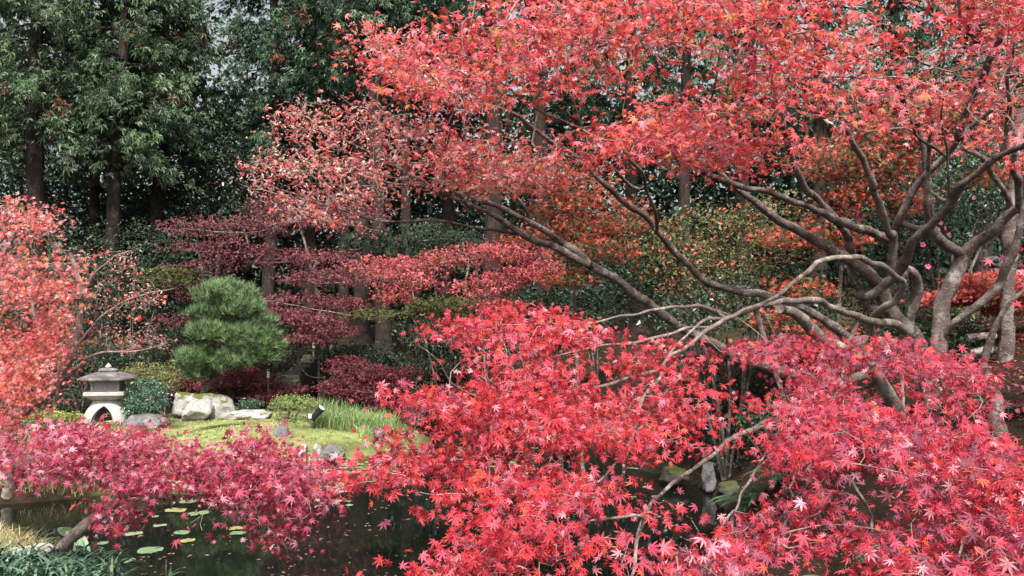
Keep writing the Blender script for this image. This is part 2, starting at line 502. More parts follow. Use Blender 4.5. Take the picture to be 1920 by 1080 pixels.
class Skeleton:
    def __init__(self, tip=.0012, pipe=2.3, wscale=.9):
        self.wscale = wscale
        self.pos = np.zeros((60000, 3)); self.par = np.full(60000, -1); self.fix = np.zeros(60000); self.n = 0
        self.tip = tip; self.pipe = pipe; self.limbs = []
    def add(self, p, par, r=0.0):
        i = self.n; self.pos[i] = p; self.par[i] = par; self.fix[i] = r; self.n += 1; return i
    def limb(self, pts, w0, w1, step=.12, attach=True, floor=False, name=None):
        """pts: (px, py, depth) list; w0, w1: width in photo pixels at both ends"""
        a = np.array(pts, float)
        path = P(a[:, 0], a[:, 1], a[:, 2])
        if floor:
            g = path[0].copy(); g[2] = gz(g[0], g[1]) - .12; path = np.vstack([g, path]) if path[0][2] - g[2] > .1 else path
        par = -1
        if attach and self.n:
            dd = np.linalg.norm(self.pos[:self.n] - path[0], axis=1); par = int(dd.argmin())
            if dd[par] > .03: path = np.vstack([self.pos[par], path])
        path = catmull(path, step * .6)
        path[1:-1] += .008 * np.stack([Noise(.4, 7 + k + len(self.limbs))(path[1:-1]) for k in range(3)], -1)
        d = np.maximum(path[:, 1], .5)
        wpx = np.linspace(0, 1, len(path)); wpx = self.wscale * (w0 + (w1 - w0) * wpx ** .9)
        rad = wpx * .5 / FPX * d
        for i, (q, r) in enumerate(zip(path, rad)): par = self.add(q, par, r)
        self.limbs.append((path, rad, name))
        return self
    def grow(self, targets, seg=.1, bend=.35, wob=.1):
        if not len(targets): return []
        P0 = self.pos[:self.n]
        dmin = np.array([np.min(((P0 - q) ** 2).sum(1)) for q in targets])
        ends = []
        for j in np.argsort(dmin):
            q = targets[j]
            diff = self.pos[:self.n] - q
            d2 = (diff ** 2).sum(1)
            i = int(d2.argmin()); L = math.sqrt(d2[i])
            a = self.pos[i]; pr = self.par[i]
            dirp = nrm(a - self.pos[pr]) if pr >= 0 else np.array([0, 0, 1.0])
            if dirp @ (q - a) < 0: dirp = -.3 * dirp
            c = a + dirp * L * bend + (q - a) * .3 + RNG.normal(size=3) * L * wob
            k = max(1, int(math.ceil(L / seg)))
            last = i
            for m in range(1, k + 1):
                u = m / k
                p = (1 - u) ** 2 * a + 2 * u * (1 - u) * c + u * u * q
                if self.n >= 59990: break
                last = self.add(p, last)
            ends.append(last)
        return ends
    def twigs(self, maxr=.02):
        n = self.n; acc = np.zeros(n); e = self.pipe
        r = np.zeros(n)
        for i in range(n - 1, -1, -1):
            r[i] = self.fix[i] if self.fix[i] > 0 else max(self.tip, acc[i] ** (1 / e))
            if self.par[i] >= 0: acc[self.par[i]] += min(r[i], maxr) ** e
        r = np.where(self.fix[:n] > 0, r, np.minimum(r, maxr))
        k = np.where((self.fix[:n] == 0) & (self.par[:n] >= 0))[0]
        pa = self.par[k]
        ra = np.where(self.fix[pa] > 0, np.minimum(r[k] * 1.1, self.fix[pa]), r[pa])
        return self.pos[pa], self.pos[k], np.minimum(ra, r[k] * 1.8), r[k]

def in_poly(px, py, poly):
    ins = np.zeros(len(px), bool); n = len(poly)
    for i in range(n):
        (x1, y1), (x2, y2) = poly[i], poly[(i + 1) % n]
        if y1 == y2: continue
        ins ^= ((y1 > py) != (y2 > py)) & (px < (x2 - x1) * (py - y1) / (y2 - y1) + x1)
    return ins
def poly_targets(poly, n, d0, gx=0, gy=0, thick=1.0, holes=(), clump=0.0, seed=0, tiers=None):
    """random points of a crown region: a photo outline with its own depth, tilt and thickness"""
    a = np.array(poly, float)
    lo, hi = a.min(0), a.max(0); c = (lo + hi) / 2
    r = np.random.default_rng(seed)
    out = np.zeros((0, 3)); tries = 0
    nz = Noise(130, seed + 5, aniso=(.6, 1.6, 1))
    cen = None
    if tiers:                                   # flat sprays: discs that droop at their rim
        m, rad = tiers
        cen = poly_targets(poly, m, d0, gx, gy, thick, holes, clump, seed + 900)
        tl = r.normal(size=(m, 2)) * .22 + np.array([0, .12])
        w = r.uniform(.5, 1.5, m); w /= w.sum()
    while len(out) < n and tries < 60:
        tries += 1
        if tiers:
            k = r.choice(m, n * 2, p=w)
            rho = np.sqrt(r.random(n * 2)) * rad * r.uniform(.6, 1.2, m)[k]; th = r.uniform(0, 2 * math.pi, n * 2)
            dx, dy = rho * np.cos(th), rho * np.sin(th) * .8
            p3 = cen[k] + np.stack([dx, dy, tl[k, 0] * dx + tl[k, 1] * dy - .35 * rho ** 2 / rad + r.normal(size=n * 2) * .025], -1)
            qx, qy, _ = project(p3)
            ok = np.ones(n * 2, bool)
            for h in holes: ok &= ~in_poly(qx, qy, h)
            cxy = np.stack([qx, qy], -1)
            ok &= in_poly(qx, qy, poly) | (r.random(n * 2) < .35)
            out = np.vstack([out, p3[ok]]); continue
        q = r.uniform(lo, hi, (n * 2, 2))
        k = in_poly(q[:, 0], q[:, 1], poly)
        for h in holes: k &= ~in_poly(q[:, 0], q[:, 1], h)
        if clump: k &= nz(np.column_stack([q, np.zeros(len(q))])) > r.uniform(-1.6, clump, len(q))
        q = q[k]
        dd = d0 + gx * (q[:, 0] - c[0]) / 1000 + gy * (q[:, 1] - c[1]) / 1000 + r.uniform(-.5, .5, len(q)) * thick
        out = np.vstack([out, P(q[:, 0], q[:, 1], dd)])
    return out[:n]
def blob_targets(blobs, n, shell=.55, seed=0):
    """blobs: (px, py, depth, rx_px, ry_px, depth_radius_m) ellipsoids; more points near their surface"""
    r = np.random.default_rng(seed)
    b = np.array(blobs, float)
    w = b[:, 3] * b[:, 4]; w = w / w.sum()
    k = r.choice(len(b), n, p=w)
    u = nrm(r.normal(size=(n, 3))); rad = r.uniform(shell ** 3, 1, n) ** (1 / 3)
    rad = rad * (1 + .13 * Noise(.9, seed + 2)(u * 2 + k[:, None]))
    q = u * rad[:, None]
    px = b[k, 0]; py = b[k, 1]; d = b[k, 2]
    c = P(px, py, d)
    sc = np.stack([b[k, 3] / FPX * d, b[k, 5], b[k, 4] / FPX * d], -1)
    return c + q * sc

def leaves_at(targets, per, spray, size, face=(0, -.45, .75), flat=.4, rnd=.55, droop=.35, jitter=.32):
    n = len(targets) * per
    pos = np.repeat(targets, per, 0) + RNG.normal(size=(n, 3)) * np.array([spray, spray, spray * flat])
    nor = nrm(np.array(face) + RNG.normal(size=(n, 3)) * rnd)
    az = RNG.uniform(0, 2 * math.pi, n)
    tip = np.stack([np.cos(az), np.sin(az) - .25, -droop - .5 * RNG.random(n)], -1)
    tip = tip - nor * (tip * nor).sum(1, keepdims=True)
    R = frames(tip, nor)
    sz = size * np.clip(RNG.normal(1, jitter, n), .45, 1.6)
    return pos, R, sz

SINGLE = {}
def single_leaf_meshes(tmpl, mat, key):
    if key not in SINGLE:
        SINGLE[key] = []
        for cu in (-.45, -.15, .2):
            v = tmpl[0].copy(); v[:, 2] += cu * (v[:, 0] ** 2 + v[:, 1] ** 2)
            me = np_mesh('leaf', v, tris=tmpl[1]); me.materials.append(mat); SINGLE[key].append((cu, me))
    return SINGLE[key]

def front_pick(pos, size, n=300, cell=14):
    px, py, z = project(pos)
    ok = (px > 4) & (px < 1916) & (py > 4) & (py < 1076)
    cx = (px // cell).astype(int); cy = (py // cell).astype(int)
    key = cx * 1000 + cy
    order = np.lexsort((z, key))
    order = order[ok[order]]
    first = np.ones(len(order), bool); first[1:] = key[order][1:] != key[order][:-1]
    f = order[first]
    return f[np.argsort(-(size[f] / z[f]))][:n]

def build_crown(root, sets, singles=0, tmpl_single=None, name='crown', mat=None, smat=None):
    """sets: list of (template, pos, R, size, col, curl). Largest leaves become leaf objects, the rest one crown mesh"""
    mat = mat or M_LEAF
    if singles:
        pos = np.vstack([s[1] for s in sets]); size = np.concatenate([s[3] for s in sets])
        okT = np.concatenate([np.full(len(s[1]), s[0] is tmpl_single) for s in sets])
        R = np.concatenate([s[2] for s in sets]); col = np.vstack([s[4] for s in sets])
        sz2 = np.where(okT, size, 0)
        pk = front_pick(pos, sz2, singles)
        pk = pk[okT[pk]]
        taken = np.zeros(len(pos), bool); taken[pk] = True
        ms = single_leaf_meshes(tmpl_single, smat or M_LEAF_O, id(tmpl_single))
        for j, i in enumerate(pk):
            o = bpy.data.objects.new('leaf', ms[j % 3][1])
            Mx = Matrix.Identity(4)
            for a in range(3):
                for b in range(3): Mx[a][b] = float(R[i][a][b] * size[i])
                Mx[a][3] = float(pos[i][a])
            o.color = (*[float(c) for c in col[i]], 1)
            COL.objects.link(o); o.parent = root
            o.matrix_parent_inverse = Matrix.Translation(root.location).inverted()
            o.matrix_basis = Mx
        s0 = 0; ns = []
        for s in sets:
            k = ~taken[s0:s0 + len(s[1])]; s0 += len(s[1])
            ns.append((s[0], s[1][k], s[2][k], s[3][k], s[4][k], None if s[5] is None else s[5][k]))
        sets = ns
    V = []; F = []; C = []; off = 0
    for s in sets:
        v, f, c = scatter(*s)
        V.append(v); F.append(f + off); C.append(c); off += len(v)
    o = mesh_at(name, np.vstack(V), np.array(root.location), mat, root, tris=np.vstack(F), col=np.vstack(C))
    tag(o, kind='stuff')
    return o

def build_wood(root, sk, bark, twig_mat, trunk_name='trunk', sides=9, rough=.095, twig_max=.02):
    base = np.array(root.location)
    for i, (path, rad, nm) in enumerate(sk.limbs):
        V, Q, T = tube(path, rad, sides, rough, i * 3)
        mesh_at(nm or (trunk_name if i == 0 else 'branch'), V, base, bark, root, quads=Q, tris=T, smooth_shade=True)
    a, b, ra, rb = sk.twigs(twig_max)
    if len(a):
        V, Q = edge_prisms(a, b, ra, rb, 4)
        tag(mesh_at('twigs', V, base, twig_mat, root, quads=Q), kind='stuff')

def leafset(tmpl, targets, per, spray, size, pal, cscale=.6, mixr=.6, seed=1, **kw):
    pos, R, sz = leaves_at(targets, per, spray, size, **kw)
    return (tmpl, pos, R, sz, pick_colors(pal, pos, cscale, seed=seed, mixr=mixr), RNG.uniform(-.5, .2, len(pos)))


# ------------------------------------------------------------------ palettes (sRGB as seen on the leaf)
PAL_TOP = [(2.4, (224, 56, 58)), (3, (232, 82, 84)), (1.6, (236, 102, 76)), (.9, (230, 132, 74)), (3.2, (230, 104, 122)), (1.5, (206, 42, 58)), (.4, (170, 120, 50)), (2, (240, 148, 164))]
PAL_TIP = [(3, (206, 104, 108)), (1.6, (222, 74, 72)), (2.4, (216, 146, 140)), (2, (190, 84, 94)), (.7, (226, 104, 70)), (1.8, (224, 180, 168))]
PAL_TIP2 = [(3, (220, 128, 128)), (1.6, (226, 84, 80)), (2.4, (226, 164, 156)), (1.5, (200, 96, 104)), (.7, (230, 116, 80)), (2.2, (234, 200, 188))]
PAL_LOW = [(3, (204, 36, 54)), (3, (211, 52, 74)), (1.6, (222, 90, 116)), (2.2, (188, 28, 46)), (.8, (228, 84, 60)), (1.1, (168, 74, 100)), (1, (238, 142, 160))]
PAL_LOWR = [(3, (200, 42, 68)), (3, (208, 64, 94)), (2.2, (162, 70, 98)), (1.8, (190, 32, 48)), (.4, (222, 88, 60)), (1.6, (148, 80, 100)), (1.2, (236, 148, 166))]
PAL_CRIM = [(3, (168, 36, 72)), (3, (182, 58, 94)), (1.6, (146, 28, 58)), (2.4, (196, 96, 128)), (.7, (190, 38, 52)), (1.6, (212, 142, 162))]
PAL_LEFT = [(2.2, (228, 84, 86)), (3.4, (234, 118, 122)), (1.2, (232, 112, 74)), (1.5, (220, 60, 66)), (.8, (198, 128, 66)), (2.6, (238, 150, 156)), (.6, (150, 124, 60))]
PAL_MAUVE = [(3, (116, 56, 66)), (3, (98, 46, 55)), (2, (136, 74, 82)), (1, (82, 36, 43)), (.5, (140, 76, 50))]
PAL_ROSE = [(3, (172, 66, 76)), (3, (152, 54, 63)), (2, (190, 88, 95)), (1.2, (180, 80, 60)), (.6, (130, 94, 50))]
PAL_ORANGE = [(3, (198, 66, 48)), (2, (212, 84, 56)), (2, (176, 60, 44)), (1.4, (170, 96, 48)), (1, (206, 62, 62)), (.8, (116, 100, 44))]
PAL_TURN = [(3, (70, 84, 44)), (1.0, (168, 84, 54)), (2.2, (94, 102, 54)), (.8, (180, 96, 76)), (2.2, (54, 72, 42))]
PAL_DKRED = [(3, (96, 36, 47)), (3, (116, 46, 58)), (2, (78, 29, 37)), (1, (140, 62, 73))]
PAL_CYP = [(3, (62, 86, 56)), (3, (76, 102, 66)), (2, (50, 70, 48)), (2, (94, 118, 80)), (.25, (128, 78, 44))]
PAL_CYPD = [(3, (52, 80, 56)), (3, (64, 96, 66)), (2, (42, 64, 46)), (1, (84, 112, 78)), (.12, (110, 66, 42))]
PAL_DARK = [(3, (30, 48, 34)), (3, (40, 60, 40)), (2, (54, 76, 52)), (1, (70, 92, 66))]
PAL_OLIVE = [(3, (72, 78, 34)), (2, (92, 92, 42)), (2, (56, 68, 34))]
PAL_CAM = [(3, (56, 84, 58)), (2, (76, 106, 78)), (2, (42, 66, 46)), (1, (100, 128, 100))]

# ------------------------------------------------------------------ cypresses of the wood behind
def cypress(px, d, cb_py, R, label, H=20, r0=.27, clumps=520, pal=PAL_CYP, lean=0.0, seed=0, fan=.25, per=10):
    r = np.random.default_rng(100 + seed)
    b = P(px, HORIZON, d); b[2] = gz(b[0], b[1]) - .1
    root = thing('cypress_tree', b, label, 'tree', 'cypress trees of the wood')
    cb = P(px, cb_py, d)[2]
    zz = np.linspace(0, H, 26)
    path = np.stack([b[0] + lean * zz + .12 * np.sin(zz * .35 + seed), b[1] + .1 * np.cos(zz * .3 + seed), b[2] + zz], -1)
    rad = r0 * (1 - .78 * zz / H) * (1 + .5 * np.exp(-zz / .5))
    V, Q, T = tube(path, rad, 12, .06, seed)
    mesh_at('trunk', V, b, M_CYP, root, quads=Q, tris=T, smooth_shade=True)
    # boughs
    nb = 64
    hh = cb + (b[2] + H - cb) * np.sort(r.random(nb)) ** 1.05
    A = []; B = []; RA = []; RB = []; C = []; out = []
    for i, h in enumerate(hh):
        f = (h - cb) / max(b[2] + H - cb, .1)
        L = R * (1 - f ** 2.2 * .8) * r.uniform(.5, 1.3)
        az = i * 2.39996 + r.uniform(-.4, .4)
        dv = np.array([math.cos(az), math.sin(az), 0])
        st = np.array([np.interp(h, path[:, 2], path[:, 0]), np.interp(h, path[:, 2], path[:, 1]), h])
        u = np.linspace(0, 1, 7)
        pts = st + dv * (u * L)[:, None] + np.array([0, 0, 1]) * (.25 * L * u - .75 * L * u ** 2)[:, None]
        A.append(pts[:-1]); B.append(pts[1:])
        rr = .045 * (1 - u * .85) * r0 / .27
        RA.append(rr[:-1]); RB.append(rr[1:])
        m = max(2, int(clumps / nb))
        uu = r.uniform(.25, 1.05, m) ** .8
        cp = st + dv * (uu * L)[:, None] + np.array([0, 0, 1]) * (.25 * L * uu - .75 * L * uu ** 2)[:, None]
        cp += r.normal(size=cp.shape) * np.array([.3, .3, .22]) * (.5 + .5 * R / 2.2)
        C.append(cp); out.append(np.repeat(dv[None], m, 0))
    # dead stubs under the crown
    for k in range(14):
        h = b[2] + 2.5 + r.random() * max(cb - b[2] - 2.5, .5)
        az = r.uniform(0, 6.28); L = r.uniform(.4, 1.5)
        st = np.array([np.interp(h, path[:, 2], path[:, 0]), np.interp(h, path[:, 2], path[:, 1]), h])
        u = np.linspace(0, 1, 5)
        pts = st + np.array([math.cos(az), math.sin(az), -.15]) * (u * L)[:, None] + r.normal(size=(5, 3)) * .03
        A.append(pts[:-1]); B.append(pts[1:]); RA.append(.016 * (1 - u[:-1] * .7)); RB.append(.016 * (1 - u[1:] * .7))
    V, Q = edge_prisms(np.vstack(A), np.vstack(B), np.concatenate(RA), np.concatenate(RB), 3)
    tag(mesh_at('boughs', V, b, M_CYP, root, quads=Q), kind='stuff')
    C = np.vstack(C); out = np.vstack(out); n = len(C)
    pos = np.repeat(C, per, 0) + r.normal(size=(n * per, 3)) * np.array([.17, .17, .12])
    o = nrm(np.repeat(out, per, 0) + r.normal(size=(n * per, 3)) * .55)
    tip = o * .75 + np.array([0, 0, -.55]) + r.normal(size=o.shape) * .2
    nor = o * .55 + np.array([0, 0, .85]) + r.normal(size=o.shape) * .25
    R3 = frames(tip, nor - tip * ((nor * tip).sum(1, keepdims=True) / (tip ** 2).sum(1, keepdims=True)))
    sz = fan * r.uniform(.55, 1.1, n * per)
    cc = np.repeat(pick_colors(pal, C, .9, .2, seed + 3), per, 0) * r.uniform(.8, 1.15, (n * per, 1))
    build_crown(root, [(T_FAN, pos, R3, sz, cc, r.uniform(-.35, -.05, n * per))], name='crown', mat=M_GREEN)
    return root

cyps = [
 (-40, 27, 300, 2.3, 'cypress at the left edge of the photo beside the thick dark trunk', 20, .25, 620, PAL_CYP, 0),
 (62, 25, 255, 2.2, 'bright green cypress whose thick dark trunk rises behind the red maple', 20, .32, 800, PAL_CYP, 0),
 (178, 28, 330, 2.0, 'slim cypress with a dark trunk beside the bright cypress', 21, .20, 620, PAL_CYP, 0),
 (216, 25.5, 285, 2.0, 'dense green cypress with a straight dark trunk above the bare twigs', 20, .27, 800, PAL_CYP, 0),
 (292, 27.5, 260, 1.5, 'cypress bordering the bright gap of sky', 17, .24, 760, PAL_CYP, 0),
 (505, 29, 330, 2.0, 'dark cypress on the far side of the sky gap', 21, .25, 760, PAL_CYPD, 0),
 (575, 31, 330, 2.1, 'dark cypress above the purple maple crown', 22, .25, 760, PAL_CYPD, 0),
 (672, 27, 190, 2.3, 'tall dark cypress with bare trunk showing beside the red maple tip', 22, .30, 760, PAL_CYPD, 0),
 (714, 25, 60, 2.0, 'leaning pair of dark trunks, the thicker cypress behind the rosy maple', 20, .27, 300, PAL_CYPD, -.012),
 (772, 26.5, 40, 2.0, 'leaning pair of dark trunks, the thinner cypress behind the rosy maple', 20, .20, 300, PAL_CYPD, -.02),
 (650, 30, 280, 1.8, 'thin cypress behind the tall dark one', 20, .2, 300, PAL_CYPD, 0),
 (838, 31, 150, 2.2, 'cypress behind the tip of the upper red canopy', 21, .25, 640, PAL_CYPD, 0),
 (918, 23, -40, 2.0, 'cypress with a broad grey fibrous trunk behind the rosy leaves', 19, .30, 240, PAL_CYPD, 0),
 (1012, 24.5, 60, 2.2, 'cypress trunk in the shade behind the orange maple', 20, .26, 300, PAL_CYPD, 0),
 (1085, 30, 240, 2.6, 'dark cypress behind the middle of the orange maple', 20, .24, 380, PAL_CYPD, 0),
 (1190, 27, 150, 2.4, 'dark cypress behind the long slanting limbs', 20, .26, 360, PAL_CYPD, 0),
 (1294, 20, 60, 2.2, 'cypress with a pale grey trunk above the green bush', 18, .17, 300, PAL_CYPD, 0),
 (1400, 28, 240, 2.6, 'dark cypress above the yellowish green bush', 20, .26, 340, PAL_CYPD, 0),
 (1540, 26, 200, 2.6, 'dark cypress behind the maple limbs', 20, .28, 340, PAL_CYPD, 0),
 (1690, 27, 220, 2.7, 'dark cypress behind the pink flowering shrub', 20, .28, 340, PAL_CYPD, 0),
 (1840, 25, 220, 2.7, 'dark cypress over the stones of the hillside', 20, .28, 340, PAL_CYPD, 0),
 (1960, 24, 240, 2.7, 'dark cypress at the edge of the photo behind the forked maple', 20, .28, 300, PAL_CYPD, 0),
]
for i, (px, d, cb, R, lab, H, r0, cl, pal, lean) in enumerate(cyps):
    cypress(px, d, cb, R, lab, H, r0, cl, pal, lean, seed=i, per=10 if px < 860 else 5, fan=.28 if px < 860 else .38)

# the wood beyond, one mass of leaves with the sky between
def leaf_mass(name, n, xr, yr, zr, size, pal, tmpl, mat, seed, noise=3.0, thr=0.0):
    r = np.random.default_rng(seed)
    q = r.uniform([xr[0], yr[0], 0], [xr[1], yr[1], 1], (n * 2, 3))
    q[:, 2] = zr[0] + (zr[1] - zr[0]) * q[:, 2] ** 1.5
    gap = np.exp(-((q[:, 0] + .375 * q[:, 1]) / (.028 * q[:, 1])) ** 2) * smooth(5, 9, q[:, 2])     # a clearing in the wood
    q = q[Noise(noise, seed)(q) > thr + r.uniform(-.5, .5, len(q)) + .55 * gap][:n]
    nor = nrm(np.array([0, -.5, .6]) + r.normal(size=q.shape) * .6)
    tip = r.normal(size=q.shape); tip -= nor * (tip * nor).sum(1, keepdims=True)
    v, f, c = scatter(tmpl, q, frames(tip, nor), size * r.uniform(.6, 1.4, len(q)), pick_colors(pal, q, 3, seed=seed))
    o = mesh_obj(name, np_mesh(name, v, tris=f, col=c), mat)
    return tag(o, kind='stuff')
o = leaf_mass('distant_woods', 100000, (-48, 50), (38, 56), (1.5, 24), .36, PAL_CYPD, T_LEAF2, M_GREEN, 5, 5.0, -.6)
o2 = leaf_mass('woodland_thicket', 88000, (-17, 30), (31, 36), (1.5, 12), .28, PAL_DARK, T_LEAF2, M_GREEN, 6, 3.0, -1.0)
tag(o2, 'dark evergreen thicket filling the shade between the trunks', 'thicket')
tag(o, 'mass of dark distant trees with white sky showing through', 'woods')

# ------------------------------------------------------------------ shrubs
def shrub(name, label, blobs, n, size, pal, tmpl=T_LEAF2, mat=None, per=5, spray=.07, seed=0, cat='shrub', stem=.02, shell=.6, group=None, rnd=.6, face=(0, -.3, .8), twig=M_BARK, flat=.6, cscale=.5, stems=3):
    b0 = blobs[int(np.argmax([q[1] + q[4] for q in blobs]))]
    base = P(b0[0], b0[1], b0[2]); base[2] = gz(base[0], base[1])
    root = thing(name, base, label, cat, group)
    tg = blob_targets(blobs, n, shell, seed)
    sk = Skeleton(.0018)
    r = np.random.default_rng(seed)
    for k in range(stems):
        bb = blobs[k % len(blobs)]
        top = P(bb[0], bb[1], bb[2]) + r.normal(size=3) * .05
        st = base + np.array([r.uniform(-.06, .06), r.uniform(-.06, .06), -.06])
        path = catmull(np.array([st, (st + top) / 2 + r.normal(size=3) * .05, top]), .1)
        par = -1
        rad = np.linspace(stem, stem * .5, len(path))
        for q, w in zip(path, rad): par = sk.add(q, par, w)
        sk.limbs.append((path, rad, 'stem'))
    sub = tg[r.random(len(tg)) < min(1, 160 / len(tg))]
    sk.grow(sub, .15)
    build_wood(root, sk, twig, twig, 'stem', 7)
    build_crown(root, [leafset(tmpl, tg, per, spray, size, pal, cscale, rnd=rnd, face=face, flat=flat, seed=seed)], mat=mat or M_GREEN, name='crown')
    return root

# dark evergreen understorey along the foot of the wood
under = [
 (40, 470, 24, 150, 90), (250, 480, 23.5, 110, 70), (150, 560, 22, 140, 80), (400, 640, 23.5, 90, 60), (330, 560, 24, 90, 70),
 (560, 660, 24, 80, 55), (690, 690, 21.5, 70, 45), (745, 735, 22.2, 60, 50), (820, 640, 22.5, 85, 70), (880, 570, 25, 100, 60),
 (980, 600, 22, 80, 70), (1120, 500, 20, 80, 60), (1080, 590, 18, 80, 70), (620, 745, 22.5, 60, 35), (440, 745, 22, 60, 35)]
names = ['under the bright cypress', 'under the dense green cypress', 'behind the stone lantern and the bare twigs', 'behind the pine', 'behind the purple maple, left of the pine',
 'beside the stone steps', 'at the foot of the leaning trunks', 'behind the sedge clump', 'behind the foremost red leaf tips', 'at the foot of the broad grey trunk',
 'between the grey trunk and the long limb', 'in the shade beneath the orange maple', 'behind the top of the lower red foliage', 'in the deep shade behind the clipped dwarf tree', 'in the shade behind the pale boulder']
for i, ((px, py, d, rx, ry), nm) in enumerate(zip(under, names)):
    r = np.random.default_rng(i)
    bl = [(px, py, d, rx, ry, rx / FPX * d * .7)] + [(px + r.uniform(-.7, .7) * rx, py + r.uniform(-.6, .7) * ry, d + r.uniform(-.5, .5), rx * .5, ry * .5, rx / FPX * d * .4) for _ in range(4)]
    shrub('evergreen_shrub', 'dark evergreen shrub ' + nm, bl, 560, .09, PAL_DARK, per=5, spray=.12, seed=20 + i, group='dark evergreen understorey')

for i, (nm, bl) in enumerate([('dark broadleaf evergreen leaning into the gap between the bright and dark cypresses', [(385, 270, 28, 60, 45, 1.2), (350, 330, 28, 70, 40, 1.3), (420, 330, 28.5, 60, 50, 1.2), (300, 390, 28.5, 60, 45, 1.2), (400, 400, 28, 70, 40, 1.2)]),
        ('dark broadleaf evergreen behind the trunks above the orange-pink maple', [(110, 350, 29, 70, 45, 1.3), (30, 380, 29, 60, 50, 1.3), (150, 420, 28.5, 70, 50, 1.2), (240, 400, 29, 60, 50, 1.2)])]):
    shrub('evergreen_tree', nm, bl, 1500, .11, PAL_DARK, per=5, spray=.17, seed=170 + i, cat='tree', stem=.07, stems=3, shell=.45)

# ------------------------------------------------------------------ the maples behind the pond
def layer_maple(name, label, base_px, base_d, layers, n, size, pal, seed, per=6, tmpl=T_TINY, trunk_w=14, spray=.10, group='maples on the far bank', mat=None, limbs=6, flat=.28, cscale=.8, mixr=.6, bark=None):
    b = P(base_px[0], base_px[1], base_d); b[2] = gz(b[0], b[1])
    root = thing(name, b, label, 'tree', group)
    sk = Skeleton(.0022)
    r = np.random.default_rng(seed)
    big = sorted(layers, key=lambda q: -q[3])
    cx = np.mean([q[0] for q in layers]); topy = min(q[1] for q in layers)
    sk.limb([(base_px[0], project(b)[1], base_d), (base_px[0] * .75 + cx * .25, (project(b)[1] * .6 + topy * .4), base_d + .1), (base_px[0] * .4 + cx * .6, topy + 10, base_d + .1)], trunk_w, trunk_w * .3, floor=True, name='trunk')
    for q in big[:limbs]:
        side = 1 if q[0] > cx else -1
        sk.limb([(q[0] - side * q[3] * .3, q[1] + q[4] * .5, q[2]), (q[0] + side * q[3] * .7, q[1] + q[4] * .2, q[2])], trunk_w * .4, trunk_w * .12, name='branch')
    tg = blob_targets(layers, n, .25, seed)
    sub = tg[r.random(len(tg)) < min(1, 500 / len(tg))]
    sk.grow(sub, .2)
    build_wood(root, sk, bark or M_BARK, M_TWIG, sides=8, twig_max=.015)
    build_crown(root, [leafset(tmpl, tg, per, spray, size, pal, cscale, mixr, flat=flat, rnd=.5, face=(0, -.3, .85), seed=seed)], mat=mat or M_FAR)
    return root

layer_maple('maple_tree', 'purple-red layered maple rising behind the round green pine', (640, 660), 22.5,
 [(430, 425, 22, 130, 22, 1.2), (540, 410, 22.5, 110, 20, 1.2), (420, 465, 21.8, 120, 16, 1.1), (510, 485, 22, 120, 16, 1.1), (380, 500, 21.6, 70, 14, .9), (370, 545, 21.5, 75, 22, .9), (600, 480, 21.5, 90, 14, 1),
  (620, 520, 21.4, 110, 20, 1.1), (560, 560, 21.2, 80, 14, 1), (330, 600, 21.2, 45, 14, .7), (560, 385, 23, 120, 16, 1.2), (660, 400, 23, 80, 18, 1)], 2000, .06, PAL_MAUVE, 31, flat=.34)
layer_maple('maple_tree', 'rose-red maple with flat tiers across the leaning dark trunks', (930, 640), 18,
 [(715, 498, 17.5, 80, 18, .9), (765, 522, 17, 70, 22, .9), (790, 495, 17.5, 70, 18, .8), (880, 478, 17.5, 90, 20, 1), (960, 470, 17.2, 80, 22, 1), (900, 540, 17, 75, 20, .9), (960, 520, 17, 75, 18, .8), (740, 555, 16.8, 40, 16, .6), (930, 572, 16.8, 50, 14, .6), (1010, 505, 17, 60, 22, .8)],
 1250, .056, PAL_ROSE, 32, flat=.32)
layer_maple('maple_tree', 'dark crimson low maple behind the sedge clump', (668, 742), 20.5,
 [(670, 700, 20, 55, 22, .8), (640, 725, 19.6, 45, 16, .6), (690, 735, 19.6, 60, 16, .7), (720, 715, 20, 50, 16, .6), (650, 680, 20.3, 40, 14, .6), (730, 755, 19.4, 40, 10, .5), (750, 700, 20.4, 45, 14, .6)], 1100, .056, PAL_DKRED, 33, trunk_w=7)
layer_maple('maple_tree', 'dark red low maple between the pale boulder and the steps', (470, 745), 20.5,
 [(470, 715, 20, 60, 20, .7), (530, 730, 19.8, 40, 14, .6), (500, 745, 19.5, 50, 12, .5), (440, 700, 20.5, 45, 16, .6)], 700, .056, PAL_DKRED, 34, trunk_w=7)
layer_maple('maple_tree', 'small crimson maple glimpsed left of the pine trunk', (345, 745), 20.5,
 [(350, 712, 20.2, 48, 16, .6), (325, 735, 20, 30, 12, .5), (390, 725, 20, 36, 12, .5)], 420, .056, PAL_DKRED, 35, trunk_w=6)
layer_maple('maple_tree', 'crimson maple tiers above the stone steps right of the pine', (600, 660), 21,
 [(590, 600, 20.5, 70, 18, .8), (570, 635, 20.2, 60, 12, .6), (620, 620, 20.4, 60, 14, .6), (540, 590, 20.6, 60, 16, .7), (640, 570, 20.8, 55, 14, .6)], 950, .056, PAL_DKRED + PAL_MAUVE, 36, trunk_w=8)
layer_maple('maple_tree', 'green-leaved maple between the leaning trunks and the broad grey trunk', (830, 640), 24,
 [(800, 440, 24, 70, 26, 1.3), (860, 455, 24, 60, 24, 1.2), (770, 470, 24, 60, 20, 1), (840, 490, 23.5, 80, 20, 1.1), (700, 460, 25, 60, 30, 1)], 1000, .07, PAL_DARK, 37, trunk_w=8)
